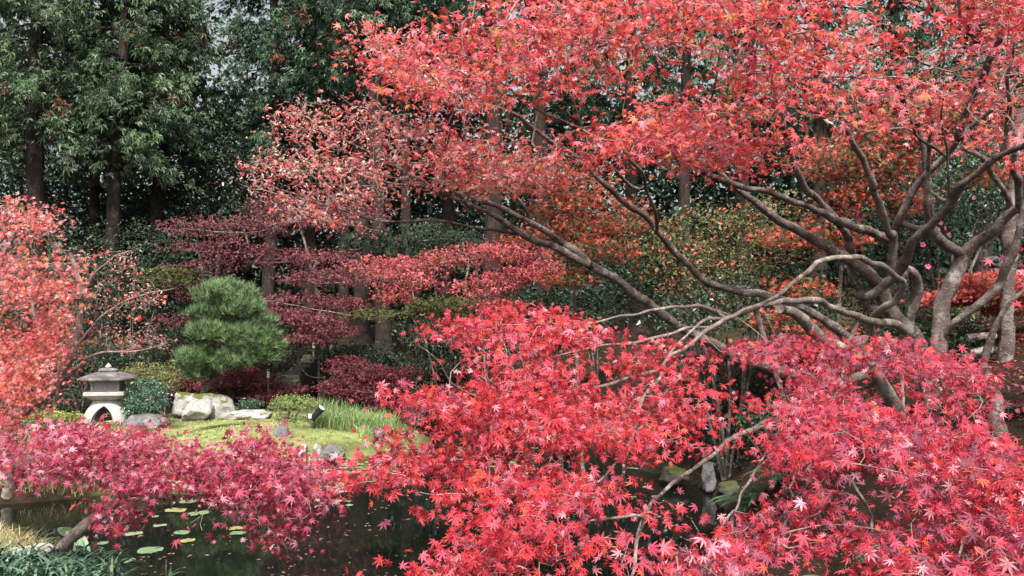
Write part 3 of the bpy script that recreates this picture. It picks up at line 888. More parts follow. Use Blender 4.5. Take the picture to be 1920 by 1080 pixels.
layer_maple('maple_tree', 'olive-green low maple in the shade below the rosy tiers', (860, 640), 19.5,
 [(840, 570, 19.5, 80, 16, .9), (880, 595, 19.3, 70, 16, .8), (800, 585, 19.6, 50, 12, .6), (700, 590, 20, 60, 10, .7), (320, 520, 21, 50, 26, .7)], 800, .06, PAL_OLIVE, 38, trunk_w=6)
layer_maple('maple_tree', 'orange-red maple filling the middle behind the long grey limb', (1100, 620), 12.5,
 [(980, 330, 12, 95, 36, .9), (1080, 350, 12, 80, 30, .8), (1140, 410, 12, 90, 36, .9), (1070, 430, 12, 80, 26, .8), (1040, 390, 12, 70, 22, .7), (1120, 470, 11.8, 90, 24, .8), (1010, 445, 12.2, 90, 18, .8), 
  (1060, 520, 12.2, 60, 22, .7), (880, 350, 12.6, 50, 16, .6)], 1150, .05, PAL_ORANGE + PAL_TURN, 39, tmpl=T_FAR, trunk_w=12, spray=.09, mat=M_LEAF)
layer_maple('maple_tree', 'orange and olive maple tangled among the thick grey limbs', (1560, 660), 11,
 [(1540, 300, 11, 70, 40, .8), (1620, 320, 11, 70, 50, .8), (1690, 300, 11.2, 70, 50, .8), (1480, 440, 10.8, 60, 26, .7), (1560, 450, 11, 60, 30, .7), (1500, 540, 10.6, 70, 22, .7), (1580, 380, 11, 80, 30, .8), (1450, 600, 10.4, 60, 20, .6), (1540, 620, 10.2, 60, 20, .6), (1640, 250, 11.2, 80, 40, .8), (1760, 230, 11, 70, 50, .8), (1830, 200, 11, 80, 50, .8), (1700, 380, 11, 50, 30, .6), (1860, 330, 11.4, 60, 20, .6)],
 1900, .052, PAL_ORANGE + PAL_TURN, 40, tmpl=T_FAR, trunk_w=12, spray=.09, mat=M_LEAF)
layer_maple('maple_tree', 'low pink and orange maple on the hillside at the edge of the photo', (1900, 620), 10,
 [(1850, 525, 10, 60, 14, .6), (1900, 535, 9.6, 70, 20, .7), (1830, 555, 10, 70, 14, .6), (1780, 560, 10.4, 50, 12, .5), (1900, 580, 9.8, 40, 12, .5), (1910, 640, 9.8, 26, 16, .4)], 900, .052, [(3, (214, 84, 96)), (2, (206, 96, 76)), (2, (186, 100, 64)), (1.5, (196, 62, 76)), (1, (140, 112, 58))], 41, tmpl=T_FAR, trunk_w=8, spray=.09, mat=M_LEAF)

# bushes behind the limbs
shrub('evergreen_shrub', 'dark leafy bank of low bushes below the hillside stones', [(1850, 590, 11.6, 90, 30, .9), (1920, 600, 11.4, 60, 40, .8), (1780, 640, 11, 60, 36, .7), (1860, 660, 11, 80, 30, .8)], 1200, .05, PAL_DARK + PAL_OLIVE, per=5, spray=.1, seed=66, stems=4)
shrub('turning_shrub', 'leafy green bush turning orange in front of the pale grey trunk', [(1330, 440, 13, 90, 60, 1.0), (1280, 500, 12.6, 90, 60, .9), (1400, 470, 12.8, 100, 80, 1), (1360, 540, 12.2, 120, 60, 1), (1230, 450, 12.8, 60, 40, .7), (1440, 400, 13, 70, 40, .8)], 1700, .06, PAL_TURN, per=5, spray=.1, seed=51, stem=.03, stems=6)
shrub('evergreen_shrub', 'dark glossy bush under the knotted grey limbs', [(1400, 560, 11.5, 110, 50, .8), (1300, 590, 11, 80, 40, .7), (1480, 590, 11, 90, 50, .7), (1340, 700, 13, 80, 60, .8), (1360, 780, 12.9, 70, 50, .6), (1390, 850, 12.3, 70, 36, .5), (1200, 560, 13, 80, 50, .7)], 1600, .055, PAL_DARK, per=5, spray=.1, seed=52, stem=.014, mat=M_GLOSS, stems=2)
cam_root = shrub('camellia_shrub', 'glossy grey-green camellia with pink flowers behind the forked maple', [(1800, 340, 13, 110, 70, 1), (1720, 400, 12.6, 80, 60, .8), (1870, 380, 13, 80, 60, .9), (1660, 420, 12.8, 60, 50, .7), (1760, 460, 12.4, 60, 36, .7), (1890, 290, 13.4, 70, 60, .9)], 1900, .06, PAL_CAM, per=5, spray=.1, seed=53, mat=M_GLOSS, stem=.03, stems=6)
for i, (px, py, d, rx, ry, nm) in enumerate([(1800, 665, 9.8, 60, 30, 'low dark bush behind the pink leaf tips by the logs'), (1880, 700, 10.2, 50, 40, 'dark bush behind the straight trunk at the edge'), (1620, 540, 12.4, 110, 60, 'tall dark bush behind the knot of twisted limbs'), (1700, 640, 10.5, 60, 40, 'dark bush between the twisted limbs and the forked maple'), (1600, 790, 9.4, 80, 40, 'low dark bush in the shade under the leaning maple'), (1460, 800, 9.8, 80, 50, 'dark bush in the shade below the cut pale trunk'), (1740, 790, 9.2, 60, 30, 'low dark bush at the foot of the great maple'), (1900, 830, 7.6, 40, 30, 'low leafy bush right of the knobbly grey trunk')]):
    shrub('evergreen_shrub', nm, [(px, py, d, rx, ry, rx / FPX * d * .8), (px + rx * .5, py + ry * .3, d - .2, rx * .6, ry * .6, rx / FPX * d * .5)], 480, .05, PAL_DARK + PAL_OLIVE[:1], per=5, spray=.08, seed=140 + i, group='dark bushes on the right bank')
fl_v = []; fl_t = []
for k in range(10):
    a = k * 2 * math.pi / 5 + (.6 if k > 4 else 0); b_ = len(fl_v); sc_ = 1 if k < 5 else .6
    for (rr, da, z) in ((.05, 0, 0), (.75, -.62, .3), (1, 0, .22 + .2 * (k > 4)), (.75, .62, .3)): fl_v.append((sc_ * rr * math.cos(a + da), sc_ * rr * math.sin(a + da), z))
    fl_t += [(b_, b_ + 1, b_ + 2), (b_, b_ + 2, b_ + 3)]
fl_me = np_mesh('flower', np.array(fl_v), tris=fl_t)
fl_me.materials.append(plain_mat('pink_petal', (.75, .16, .38), .5, .3, .2, 8))
for (px, py) in [(1764, 418), (1771, 428), (1759, 430), (1779, 440), (1730, 459), (1592, 395), (1608, 402), (1614, 408), (1580, 388), (1599, 391), (1740, 500), (1826, 372)]:
    o = bpy.data.objects.new('flower', fl_me); link(o, cam_root)
    o.location = P(px, py, 11.9); o.rotation_euler = (math.radians(70 + RNG.uniform(-25, 25)), 0, RNG.uniform(-.6, .6)); o.scale = (RNG.uniform(.032, .05),) * 3


# ------------------------------------------------------------------ the great maple over the pond
def root_at(name, px, d, label, cat='tree', group=None):
    b = P(px, HORIZON, d); b[2] = gz(b[0], b[1]); return thing(name, b, label, cat, group)
def D(pts, d0, d1):
    n = len(pts); return [(x, y, d0 + (d1 - d0) * i / max(n - 1, 1)) for i, (x, y) in enumerate(pts)]

A = Skeleton(.0021, wscale=.78)
A.limb(D([(1742, 790), (1738, 720), (1725, 645), (1690, 608), (1662, 570), (1650, 534)], 8.3, 8.1), 46, 32, floor=True, name='trunk')
A.limb(D([(1650, 534), (1613, 501), (1569, 475), (1517, 445), (1458, 412), (1391, 360), (1340, 318), (1290, 290), (1230, 250)], 8.1, 6.2), 31, 9)
A.limb(D([(1668, 520), (1672, 471), (1675, 441), (1669, 438), (1654, 397), (1639, 360), (1636, 344), (1617, 296), (1595, 259), (1573, 215), (1554, 178), (1539, 156), (1517, 120), (1490, 60), (1450, 10)], 8.1, 5.8), 23, 9)
A.limb(D([(1669, 453), (1628, 434), (1595, 423), (1554, 404), (1517, 388), (1480, 375), (1440, 360), (1369, 344), (1317, 322), (1280, 293), (1230, 268), (1170, 232)], 8.0, 5.4), 25, 8)
A.limb(D([(1728, 660), (1640, 700), (1550, 715), (1450, 690), (1372, 664), (1339, 645), (1280, 615), (1233, 582), (1188, 552), (1151, 523), (1103, 495)], 8.3, 7.0), 27, 23)
A.limb(D([(1103, 495), (1081, 486), (1040, 464), (995, 447), (966, 430), (936, 408), (899, 390), (855, 372), (800, 345), (740, 310), (690, 270)], 7.0, 6.3), 20, 5)
A.limb(D([(1103, 495), (1077, 471), (1040, 445), (1003, 423), (955, 397), (921, 382), (870, 366), (825, 355), (788, 350), (720, 338), (640, 310), (560, 280)], 7.0, 6.2), 20, 4)
A.limb(D([(984, 441), (936, 430), (892, 427), (847, 417), (788, 414), (733, 415), (684, 408), (640, 393), (570, 372), (500, 345)], 6.8, 6.2), 9, 3.5)
A.limb(D([(1640, 640), (1600, 640), (1560, 610), (1500, 575), (1435, 553), (1398, 549), (1361, 541), (1328, 530), (1302, 508), (1280, 486), (1255, 460), (1233, 434), (1210, 408), (1177, 386), (1151, 360), (1118, 330), (1077, 293), (1040, 270), (995, 237), (973, 218), (936, 204), (899, 196), (862, 178), (836, 163), (780, 130), (730, 90)], 8.2, 5.4), 25, 6)
A.limb(D([(1231, 434), (1229, 400), (1210, 352), (1199, 315), (1151, 280), (1103, 252), (1047, 222), (1010, 204), (960, 170), (900, 130)], 6.9, 5.2), 11, 4)
A.limb(D([(1184, 348), (1151, 315), (1099, 267), (1080, 200), (1066, 133), (1040, 96), (1014, 63), (992, 30), (977, -10)], 6.6, 4.8), 9, 5)
A.limb(D([(1003, 423), (985, 390), (960, 360), (930, 335), (900, 320)], 6.8, 6.5), 9, 4)
A.limb(D([(1598, 486), (1587, 441), (1554, 397), (1521, 360), (1517, 367), (1495, 326), (1480, 278), (1469, 241), (1458, 211), (1452, 150), (1440, 90), (1400, 40), (1370, 0)], 8.0, 5.0), 22, 8)
A.limb(D([(1628, 578), (1610, 538), (1595, 501), (1587, 441)], 8.2, 8.0), 20, 17)
A.limb(D([(1628, 556), (1669, 527), (1698, 490), (1710, 456), (1743, 423), (1780, 390), (1798, 355), (1839, 318), (1880, 289), (1930, 270)], 8.0, 6.0), 26, 17)
A.limb(D([(1675, 441), (1687, 408), (1724, 344), (1773, 296), (1806, 252), (1858, 207), (1910, 159), (1960, 120)], 8.0, 6.2), 20, 12)
A.limb(D([(1776, 293), (1724, 259), (1713, 241), (1695, 178), (1673, 148)], 7.2, 6.0), 9, 4)
A.limb(D([(1798, 255), (1820, 190), (1850, 130), (1880, 60), (1905, -20)], 6.8, 5.6), 24, 14)
A.limb(D([(1880, 289), (1891, 222), (1895, 193), (1887, 148), (1900, 90)], 6.3, 5.6), 15, 7)
A.limb(D([(1776, 375), (1776, 296), (1765, 230), (1770, 170)], 7.4, 6.6), 9, 4)
A.limb(D([(1739, 430), (1739, 393), (1739, 315), (1743, 267), (1750, 233), (1740, 180)], 7.7, 6.6), 15, 6)
A.limb(D([(1691, 520), (1700, 505), (1717, 523), (1721, 545), (1706, 590), (1700, 640)], 8.0, 8.5), 24, 28)
A.limb(D([(1700, 240), (1620, 246), (1570, 210)], 6.9, 6.3), 6, 4)
A.limb(D([(1460, 120), (1420, 60), (1390, 20), (1340, -20)], 5.2, 4.6), 10, 5)
A.limb(D([(1290, 290), (1325, 270), (1330, 200), (1345, 150), (1350, 90)], 6.6, 5.4), 9, 4)

for pts in ([(900, 330), (830, 290), (760, 255), (690, 225), (620, 200), (560, 190)], [(870, 366), (790, 345), (700, 322), (620, 305), (540, 300), (465, 312)], [(800, 345), (720, 300), (640, 262), (570, 240), (500, 210)], [(733, 415), (650, 400), (570, 385), (500, 380)], [(860, 178), (800, 150), (750, 120), (700, 70)], [(936, 204), (870, 170), (820, 130), (790, 80)], [(788, 350), (700, 350), (610, 345), (520, 350)]):
    A.limb(D(pts, 6.5, 6.0), 5, 2)
top1 = [(665, 30), (720, 25), (800, 70), (880, 35), (900, -60), (1980, -120), (1980, 90), (1820, 90), (1740, 180), (1620, 240), (1540, 210), (1440, 290), (1330, 300), (1200, 270), (1090, 310), (980, 240), (850, 190), (770, 175), (700, 130)]
tip1 = [(455, 320), (485, 205), (620, 195), (700, 200), (850, 205), (1000, 250), (1050, 300), (990, 330), (900, 330), (820, 375), (700, 385), (560, 385), (470, 350)]
tip2 = [(690, 60), (780, 70), (880, 150), (960, 200), (900, 215), (800, 180), (720, 130)]
tgS = []
r_ = np.random.default_rng(8)
for (x0, y0), (x1, y1) in (((880, 372), (445, 318)), ((860, 366), (470, 350)), ((850, 350), (452, 296)), ((830, 330), (482, 204)), ((840, 340), (498, 240)), ((820, 340), (465, 268)), ((860, 320), (530, 196)), ((900, 320), (575, 186)), ((920, 300), (640, 180)), ((800, 414), (540, 388)), ((760, 400), (478, 368)), ((940, 320), (700, 190)), ((860, 178), (668, 32)), ((880, 170), (700, 90)), ((900, 150), (790, 50))):
    u = r_.uniform(.25, 1.0, 26) ** .8; n_ = len(u); de = r_.uniform(5.7, 6.6)
    bow = 22 * np.sin(u * math.pi)
    tgS.append(P(x0 + (x1 - x0) * u + r_.normal(size=n_) * 7, y0 + (y1 - y0) * u + bow + r_.normal(size=n_) * 7 * (1.3 - u), de + .25 * r_.normal(size=n_) * (1.2 - u)))
tgS = np.vstack(tgS)
tgA = np.vstack([poly_targets(top1, 1150, 5.0, -1.0, .8, 1.8, clump=.5, seed=1, tiers=(110, .34)), poly_targets([(1180, 230), (1450, 260), (1420, 330), (1300, 320), (1200, 300)], 90, 5.6, 0, 0, .9, seed=2)])
tgT = np.vstack([poly_targets(tip1, 300, 6.2, .6, 0, 1.0, clump=.3, seed=3, tiers=(34, .33)), tgS, poly_targets(tip2, 120, 5.6, 0, 0, .7, seed=4)])
tgM = poly_targets([(760, 185), (900, 200), (1010, 240), (1090, 300), (1040, 345), (930, 350), (850, 330), (790, 270)], 190, 5.9, 0, 0, .9, seed=44, tiers=(20, .3))
A.grow(tgM, .12)
tgR = poly_targets([(1690, 90), (1930, 60), (1930, 280), (1800, 260), (1720, 230)], 130, 6.0, 0, 0, 1.2, seed=6)
A.grow(tgA, .12); A.grow(tgT, .12); A.grow(tgR, .12)
rootA = root_at('maple_tree', 1742, 8.3, 'great spreading red maple with long grey limbs reaching over the pond')
build_wood(rootA, A, M_BARK, M_TWIG_PALE, sides=11)
setsA = [leafset(T_MID, tgA, 9, .11, .037, PAL_TOP, .7, .5, flat=.5, seed=11),
         leafset(T_MID, tgT, 1, .07, .036, PAL_TIP, .5, .6, flat=.5, seed=12),
         leafset(T_DRY, tgT, 5, .065, .034, PAL_TIP2, .5, .7, flat=.6, rnd=1.0, seed=13),
         leafset(T_MID, tgM, 5, .10, .037, PAL_TOP + PAL_TIP2, .5, .6, flat=.5, seed=17), leafset(T_DRY, tgM, 3, .08, .034, PAL_TIP2, .5, .7, rnd=1., seed=18),
         leafset(T_DRY, tgA, 1, .12, .045, PAL_TIP, .5, .7, flat=.6, rnd=1.0, seed=14),
         leafset(T_MID, tgR, 3, .10, .038, [(2, (176, 84, 104)), (2, (200, 70, 80)), (1, (226, 110, 76)), (1, (214, 130, 146))], .5, .6, seed=15)]
build_crown(rootA, setsA, 300, T_MID)

# ------------------------------------------------------------------ the leaning maple whose branches hang over the water
B = Skeleton(.0011, wscale=.78)
B.limb(D([(1690, 785), (1669, 743), (1632, 687), (1585, 655), (1543, 638), (1524, 619), (1495, 590), (1463, 578)], 8.0, 7.0), 38, 27, floor=True, name='trunk')
B.limb(D([(1632, 640), (1636, 604), (1654, 578), (1680, 564), (1695, 534), (1680, 519), (1658, 501), (1632, 493), (1606, 482), (1569, 484), (1532, 491), (1502, 519), (1465, 549), (1439, 566), (1402, 578), (1376, 590), (1354, 601), (1324, 619), (1280, 656), (1247, 682), (1229, 721), (1203, 754), (1181, 821), (1170, 854), (1166, 902)], 7.3, 3.4), 17, 7)
B.limb(D([(1690, 640), (1687, 612), (1636, 601), (1595, 590), (1561, 578), (1536, 564), (1495, 564), (1458, 567), (1417, 575), (1376, 592)], 7.4, 5.4), 20, 13)
B.limb(D([(1365, 590), (1317, 575), (1280, 574), (1230, 580), (1188, 590), (1120, 600), (1040, 610)], 5.3, 4.2), 10, 4)
B.limb(D([(1358, 597), (1313, 606), (1280, 636), (1240, 690)], 5.2, 4.2), 9, 5)
B.limb(D([(1335, 612), (1302, 615), (1280, 620), (1233, 634), (1177, 645), (1121, 649), (1040, 668), (950, 700)], 5.1, 3.8), 9, 4)
B.limb(D([(1229, 700), (1181, 706), (1133, 724), (1047, 736), (1007, 749), (973, 780), (947, 761), (899, 747), (847, 717), (825, 686), (796, 656), (773, 641)], 4.2, 3.3), 9, 2.2)
B.limb(D([(973, 765), (940, 730), (918, 713), (890, 695), (862, 680)], 3.6, 3.3), 4, 2)
B.limb(D([(1470, 760), (1428, 795), (1387, 817), (1361, 828), (1324, 861), (1280, 895), (1233, 928), (1214, 958), (1199, 1002), (1181, 1090)], 5.6, 2.9), 13, 8)
B.limb(D([(1207, 967), (1159, 969), (1099, 980), (1047, 1013), (1007, 1039), (960, 1075)], 3.1, 2.7), 7, 3)
B.limb(D([(1500, 780), (1461, 832), (1443, 858), (1417, 887), (1395, 921), (1378, 961), (1370, 1010)], 5.0, 3.0), 9, 5)
B.limb(D([(1181, 835), (1140, 890), (1100, 915), (1040, 940), (960, 950), (880, 930)], 3.5, 3.0), 6, 3)
B.limb(D([(1203, 800), (1120, 820), (1020, 830), (920, 810), (830, 790), (740, 740)], 3.7, 3.4), 6, 2.5)
B.limb(D([(1580, 690), (1560, 780), (1560, 860), (1584, 887), (1606, 921), (1632, 954), (1640, 1010)], 6.8, 3.0), 12, 6)
B.limb(D([(1600, 680), (1690, 690), (1760, 730), (1820, 800), (1870, 900)], 7.0, 3.3), 14, 5)
B.limb(D([(1560, 780), (1500, 860), (1480, 950), (1460, 1040)], 6.0, 2.8), 9, 4)
B.limb(D([(1378, 961), (1345, 1000), (1325, 1050), (1320, 1090)], 3.1, 2.7), 6, 3)
B.limb(D([(1460, 1000), (1540, 985), (1620, 990), (1700, 1000)], 2.9, 2.8), 6, 3)
B.limb(D([(1690, 700), (1700, 780), (1740, 880), (1780, 980), (1800, 1070)], 6.2, 2.6), 10, 4)

lowL1 = [(862, 600), (930, 590), (1000, 563), (1150, 572), (1230, 610), (1320, 665), (1390, 750), (1345, 840), (1250, 830), (1100, 790), (1000, 790), (900, 770), (830, 700), (800, 655)]
lowL2 = [(690, 722), (760, 728), (850, 690), (1000, 780), (1250, 820), (1300, 860), (1180, 870), (1000, 850), (830, 830), (780, 790), (720, 750)]
lowL3 = [(665, 845), (720, 805), (830, 830), (1000, 850), (1120, 860), (1110, 900), (1010, 930), (920, 940), (840, 930), (740, 960), (660, 905)]
lowL4 = [(920, 900), (1060, 880), (1180, 910), (1300, 920), (1330, 960), (1250, 985), (1120, 960), (1040, 980), (960, 960)]
lowL5 = [(780, 1050), (870, 1000), (990, 950), (1070, 985), (1120, 1060), (1100, 1110), (800, 1110)]
lowR1 = [(1390, 650), (1450, 625), (1560, 650), (1640, 590), (1740, 620), (1830, 690), (1900, 750), (1880, 790), (1780, 790), (1700, 760), (1620, 770), (1480, 780), (1420, 720)]
lowR2 = [(1460, 770), (1560, 760), (1700, 760), (1830, 800), (1930, 870), (1950, 1110), (1290, 1110), (1310, 1000), (1400, 960), (1480, 940), (1480, 850)]
holes = [[(1300, 940), (1390, 940), (1380, 1000), (1310, 1000)], [(1545, 880), (1640, 865), (1715, 895), (1710, 950), (1620, 968), (1550, 940)], [(1370, 810), (1470, 815), (1470, 900), (1400, 950), (1330, 960), (1330, 860)], [(1380, 1050), (1520, 1030), (1640, 1040), (1700, 1085), (1500, 1110), (1390, 1100)], [(1750, 1010), (1830, 1000), (1850, 1060), (1760, 1060)]]
holesR = [[(1560, 700), (1640, 690), (1740, 720), (1720, 765), (1640, 775)], [(1300, 660), (1380, 670), (1400, 740), (1340, 740)]]
holesL = [[(1180, 835), (1330, 845), (1350, 960), (1270, 975), (1190, 920)], [(1300, 660), (1380, 670), (1400, 740), (1340, 740)]]
b = B.n
tgL = np.vstack([poly_targets(lowL1, 340, 3.9, .6, -1.2, 1.3, holesL, clump=.2, seed=21, tiers=(26, .26)), poly_targets(lowL2, 120, 3.5, .5, 0, .8, seed=22, tiers=(10, .2)), poly_targets(lowL3, 150, 3.4, .3, -.5, .8, seed=23, tiers=(14, .2)),
                 poly_targets(lowL4, 45, 3.2, 0, 0, .7, holesL, seed=24, tiers=(7, .17)), poly_targets(lowL5, 75, 2.7, 0, 0, .5, seed=25, tiers=(7, .16))])
tgRr = np.vstack([poly_targets(lowR1, 260, 4.4, -.6, -4, 1.2, holesR, clump=.2, seed=26, tiers=(24, .26)), poly_targets(lowR2, 600, 3.0, -.3, -2.2, 1.0, holes, clump=.15, seed=27, tiers=(52, .2))])
B.grow(tgL, .07); B.grow(tgRr, .07)
rootB = root_at('maple_tree', 1690, 8.0, 'leaning maple with cut pale trunk and low pinkish red foliage hanging over the water')
build_wood(rootB, B, M_BARK_PALE, M_TWIG_PALE, sides=11)
setsB = [leafset(T_NEAR, tgL, 11, .08, .0265, PAL_LOW, .35, .55, flat=.28, jitter=.27, rnd=.65, face=(0, -.55, .7), seed=31),
         leafset(T_NEAR, tgRr, 11, .08, .028, PAL_LOWR, .4, .55, flat=.28, jitter=.27, rnd=.65, face=(0, -.55, .7), seed=32)]
build_crown(rootB, setsB, 300, T_NEAR)

# ------------------------------------------------------------------ forked maple and plain trunks at the right
E = Skeleton(.0015)
E.limb(D([(1755, 720), (1761, 612), (1765, 567), (1787, 527), (1802, 493), (1806, 478)], 9.0, 9.0), 34, 34, floor=True, name='trunk')
E.limb(D([(1806, 478), (1765, 453), (1747, 423), (1743, 397), (1739, 360), (1735, 300), (1720, 230)], 9.0, 8.2), 26, 10)
E.limb(D([(1806, 478), (1836, 453), (1865, 434), (1887, 404), (1925, 375), (1960, 330)], 9.0, 8.2), 26, 16)
E.limb(D([(1765, 640), (1780, 615), (1799, 597), (1836, 571), (1873, 534), (1887, 497), (1906, 456), (1920, 393), (1930, 300)], 9.0, 8.0), 17, 14)
E.limb(D([(1887, 410), (1891, 374), (1865, 333), (1843, 296), (1798, 274)], 8.6, 8.0), 15, 9)
E.limb(D([(1910, 395), (1910, 344), (1899, 315), (1902, 259), (1890, 200)], 8.4, 7.6), 14, 8)
tgE = poly_targets([(1700, 180), (1940, 140), (1940, 330), (1850, 300), (1740, 280)], 90, 8.2, 0, 0, 1.2, seed=61)
E.grow(tgE, .15)
rootE = root_at('maple_tree', 1755, 9.0, 'forked dark maple trunk with a knot, beside the pink flowering camellia')
build_wood(rootE, E, M_BARK, M_TWIG, sides=11)
build_crown(rootE, [leafset(T_MID, tgE, 6, .12, .05, PAL_TOP, .6, .6, seed=61)])
G = Skeleton(.0015)
G.limb(D([(1880, 840), (1882, 760), (1886, 680), (1890, 580), (1893, 480), (1897, 400), (1905, 300), (1915, 200)], 8.8, 8.8), 36, 22, floor=True, name='trunk')
tgG = poly_targets([(1860, -40), (1990, -40), (1990, 130), (1880, 150)], 60, 8.8, 0, 0, 1.5, seed=62)
G.grow(tgG, .2)
rootG = root_at('maple_tree', 1880, 8.8, 'straight dark trunk by the fallen crimson leaves at the edge of the photo')
build_wood(rootG, G, M_BARK, M_TWIG, sides=11)
build_crown(rootG, [leafset(T_MID, tgG, 6, .14, .05, PAL_TOP, .6, .6, seed=62)])
Hh = Skeleton(.0015)
Hh.limb(D([(1885, 900), (1880, 828), (1870, 790), (1868, 754), (1850, 720), (1842, 690)], 6.6, 6.6), 34, 30, floor=True, name='trunk')
Hh.limb(D([(1842, 690), (1852, 650), (1870, 610), (1900, 560), (1960, 520)], 6.6, 6.2), 16, 8)
tgH = poly_targets([(1930, 480), (2050, 480), (2050, 600), (1930, 590)], 40, 6.2, 0, 0, .8, seed=63); Hh.grow(tgH, .15)
rootH = root_at('maple_tree', 1885, 6.6, 'knobbly grey trunk leaning out of the pink foliage near the corner')
build_wood(rootH, Hh, M_BARK, M_TWIG, sides=11)
build_crown(rootH, [leafset(T_MID, tgH, 6, .1, .05, PAL_LOWR, .6, .6, seed=63)])

# ------------------------------------------------------------------ crimson maple in the lower left
F_ = Skeleton(.0013)
F_.limb(D([(92, 1062), (108, 1040), (140, 1005), (170, 980), (195, 960), (235, 930), (270, 905)], 6.7, 6.3), 36, 20, floor=True, name='trunk')
F_.limb(D([(270, 905), (330, 890), (400, 870), (480, 860), (560, 870), (620, 890)], 6.3, 6.0), 12, 4)
F_.limb(D([(235, 930), (180, 890), (110, 860), (30, 850), (-40, 860)], 6.4, 6.2), 14, 6)
F_.limb(D([(270, 905), (300, 860), (360, 850), (420, 850), (480, 840)], 6.3, 6.6), 11, 3)
F_.limb(D([(400, 870), (440, 920), (490, 970), (540, 1030)], 6.1, 5.7), 6, 2.5)
F_.limb(D([(235, 930), (210, 870), (150, 830), (90, 810)], 6.4, 6.8), 10, 4)
cr1 = [(-30, 820), (60, 800), (160, 800), (270, 802), (330, 825), (410, 860), (440, 820), (470, 798), (505, 800), (545, 845), (590, 870), (640, 895), (620, 920), (580, 930), (610, 970), (560, 960), (500, 950), (420, 935), (380, 910), (330, 925), (250, 925), (190, 900), (130, 890), (80, 895), (-30, 875)]
cr2 = [(430, 940), (540, 950), (560, 1000), (545, 1055), (500, 1030), (460, 990)]
cr3 = [(195, 940), (240, 950), (230, 1010), (205, 1000)]
tgF = np.vstack([poly_targets(cr1, 620, 6.1, 0, -1.5, 1.3, clump=.25, seed=71, tiers=(70, .28)), poly_targets(cr1, 400, 6.1, 0, -1.5, 1.3, seed=75), poly_targets(cr2, 30, 5.7, 0, 0, .4, seed=72), poly_targets(cr3, 22, 5.8, 0, 0, .3, seed=73)])
F_.grow(tgF, .1)
rootF = root_at('maple_tree', 92, 6.7, 'low crimson maple leaning from the bank over the pond below the lantern')
build_wood(rootF, F_, M_BARK_PALE, M_TWIG_PALE, sides=11)
build_crown(rootF, [leafset(T_MID, tgF, 7, .085, .04, PAL_CRIM, .45, .6, flat=.45, face=(0, -.5, .7), seed=71), leafset(T_DRY, tgF, 1, .1, .04, PAL_TIP, .5, .7, rnd=1., seed=72)], 300, T_MID)

# ------------------------------------------------------------------ orange-pink maple at the left edge
K = Skeleton(.0016)
K.limb(D([(20, 790), (48, 770), (80, 748), (105, 728), (118, 700), (128, 680), (140, 655), (150, 600), (150, 540), (130, 470)], 11.5, 11.2), 26, 8, floor=True, name='trunk')
K.limb(D([(118, 705), (145, 690), (165, 670), (200, 660), (260, 658), (310, 645)], 11.4, 11.0), 8, 2.5)
K.limb(D([(40, 775), (20, 720), (0, 680), (-20, 600), (0, 500), (30, 430)], 11.5, 11.2), 18, 7)
K.limb(D([(140, 655), (175, 610), (215, 575), (260, 555), (330, 540)], 11.3, 11), 7, 2)
K.limb(D([(150, 560), (180, 510), (215, 480), (245, 470)], 11.2, 11), 6, 2)
K.limb(D([(60, 760), (65, 700), (75, 640), (60, 560), (70, 480)], 11.5, 11.6), 10, 5)
lf1 = [(-40, 380), (20, 375), (60, 380), (115, 400), (110, 440), (135, 470), (165, 490), (165, 540), (150, 600), (140, 650), (90, 690), (110, 700), (60, 760), (-40, 800)]
lf2 = [(150, 470), (260, 465), (270, 500), (310, 560), (290, 620), (340, 645), (250, 665), (180, 650), (180, 600)]
tgK = np.vstack([poly_targets(lf1, 700, 11.2, 0, 0, 2.0, clump=.25, seed=81, tiers=(70, .42)), poly_targets(lf1, 250, 11.2, 0, 0, 2.0, seed=84), poly_targets([(-40, 680), (60, 690), (110, 705), (90, 760), (50, 800), (-40, 840)], 90, 10.8, 0, 0, 1.0, seed=85)])
tgK2 = poly_targets(lf2, 260, 11.0, 0, 0, 1.2, clump=.3, seed=82)
K.grow(tgK, .15); K.grow(tgK2, .12)
rootK = root_at('maple_tree', 20, 11.5, 'orange-pink maple with pale curved trunk left of the stone lantern')
build_wood(rootK, K, M_BARK_PALE, M_TWIG_PALE, sides=10)
build_crown(rootK, [leafset(T_MID, tgK, 7, .12, .046, PAL_LEFT, 1.0, .5, flat=.5, seed=81), leafset(T_DRY, tgK2, 2, .07, .04, PAL_TIP2, .5, .6, rnd=1., seed=82), leafset(T_MID, tgK2[:40], 2, .08, .045, PAL_LEFT, .5, .6, seed=83)], 300, T_MID)


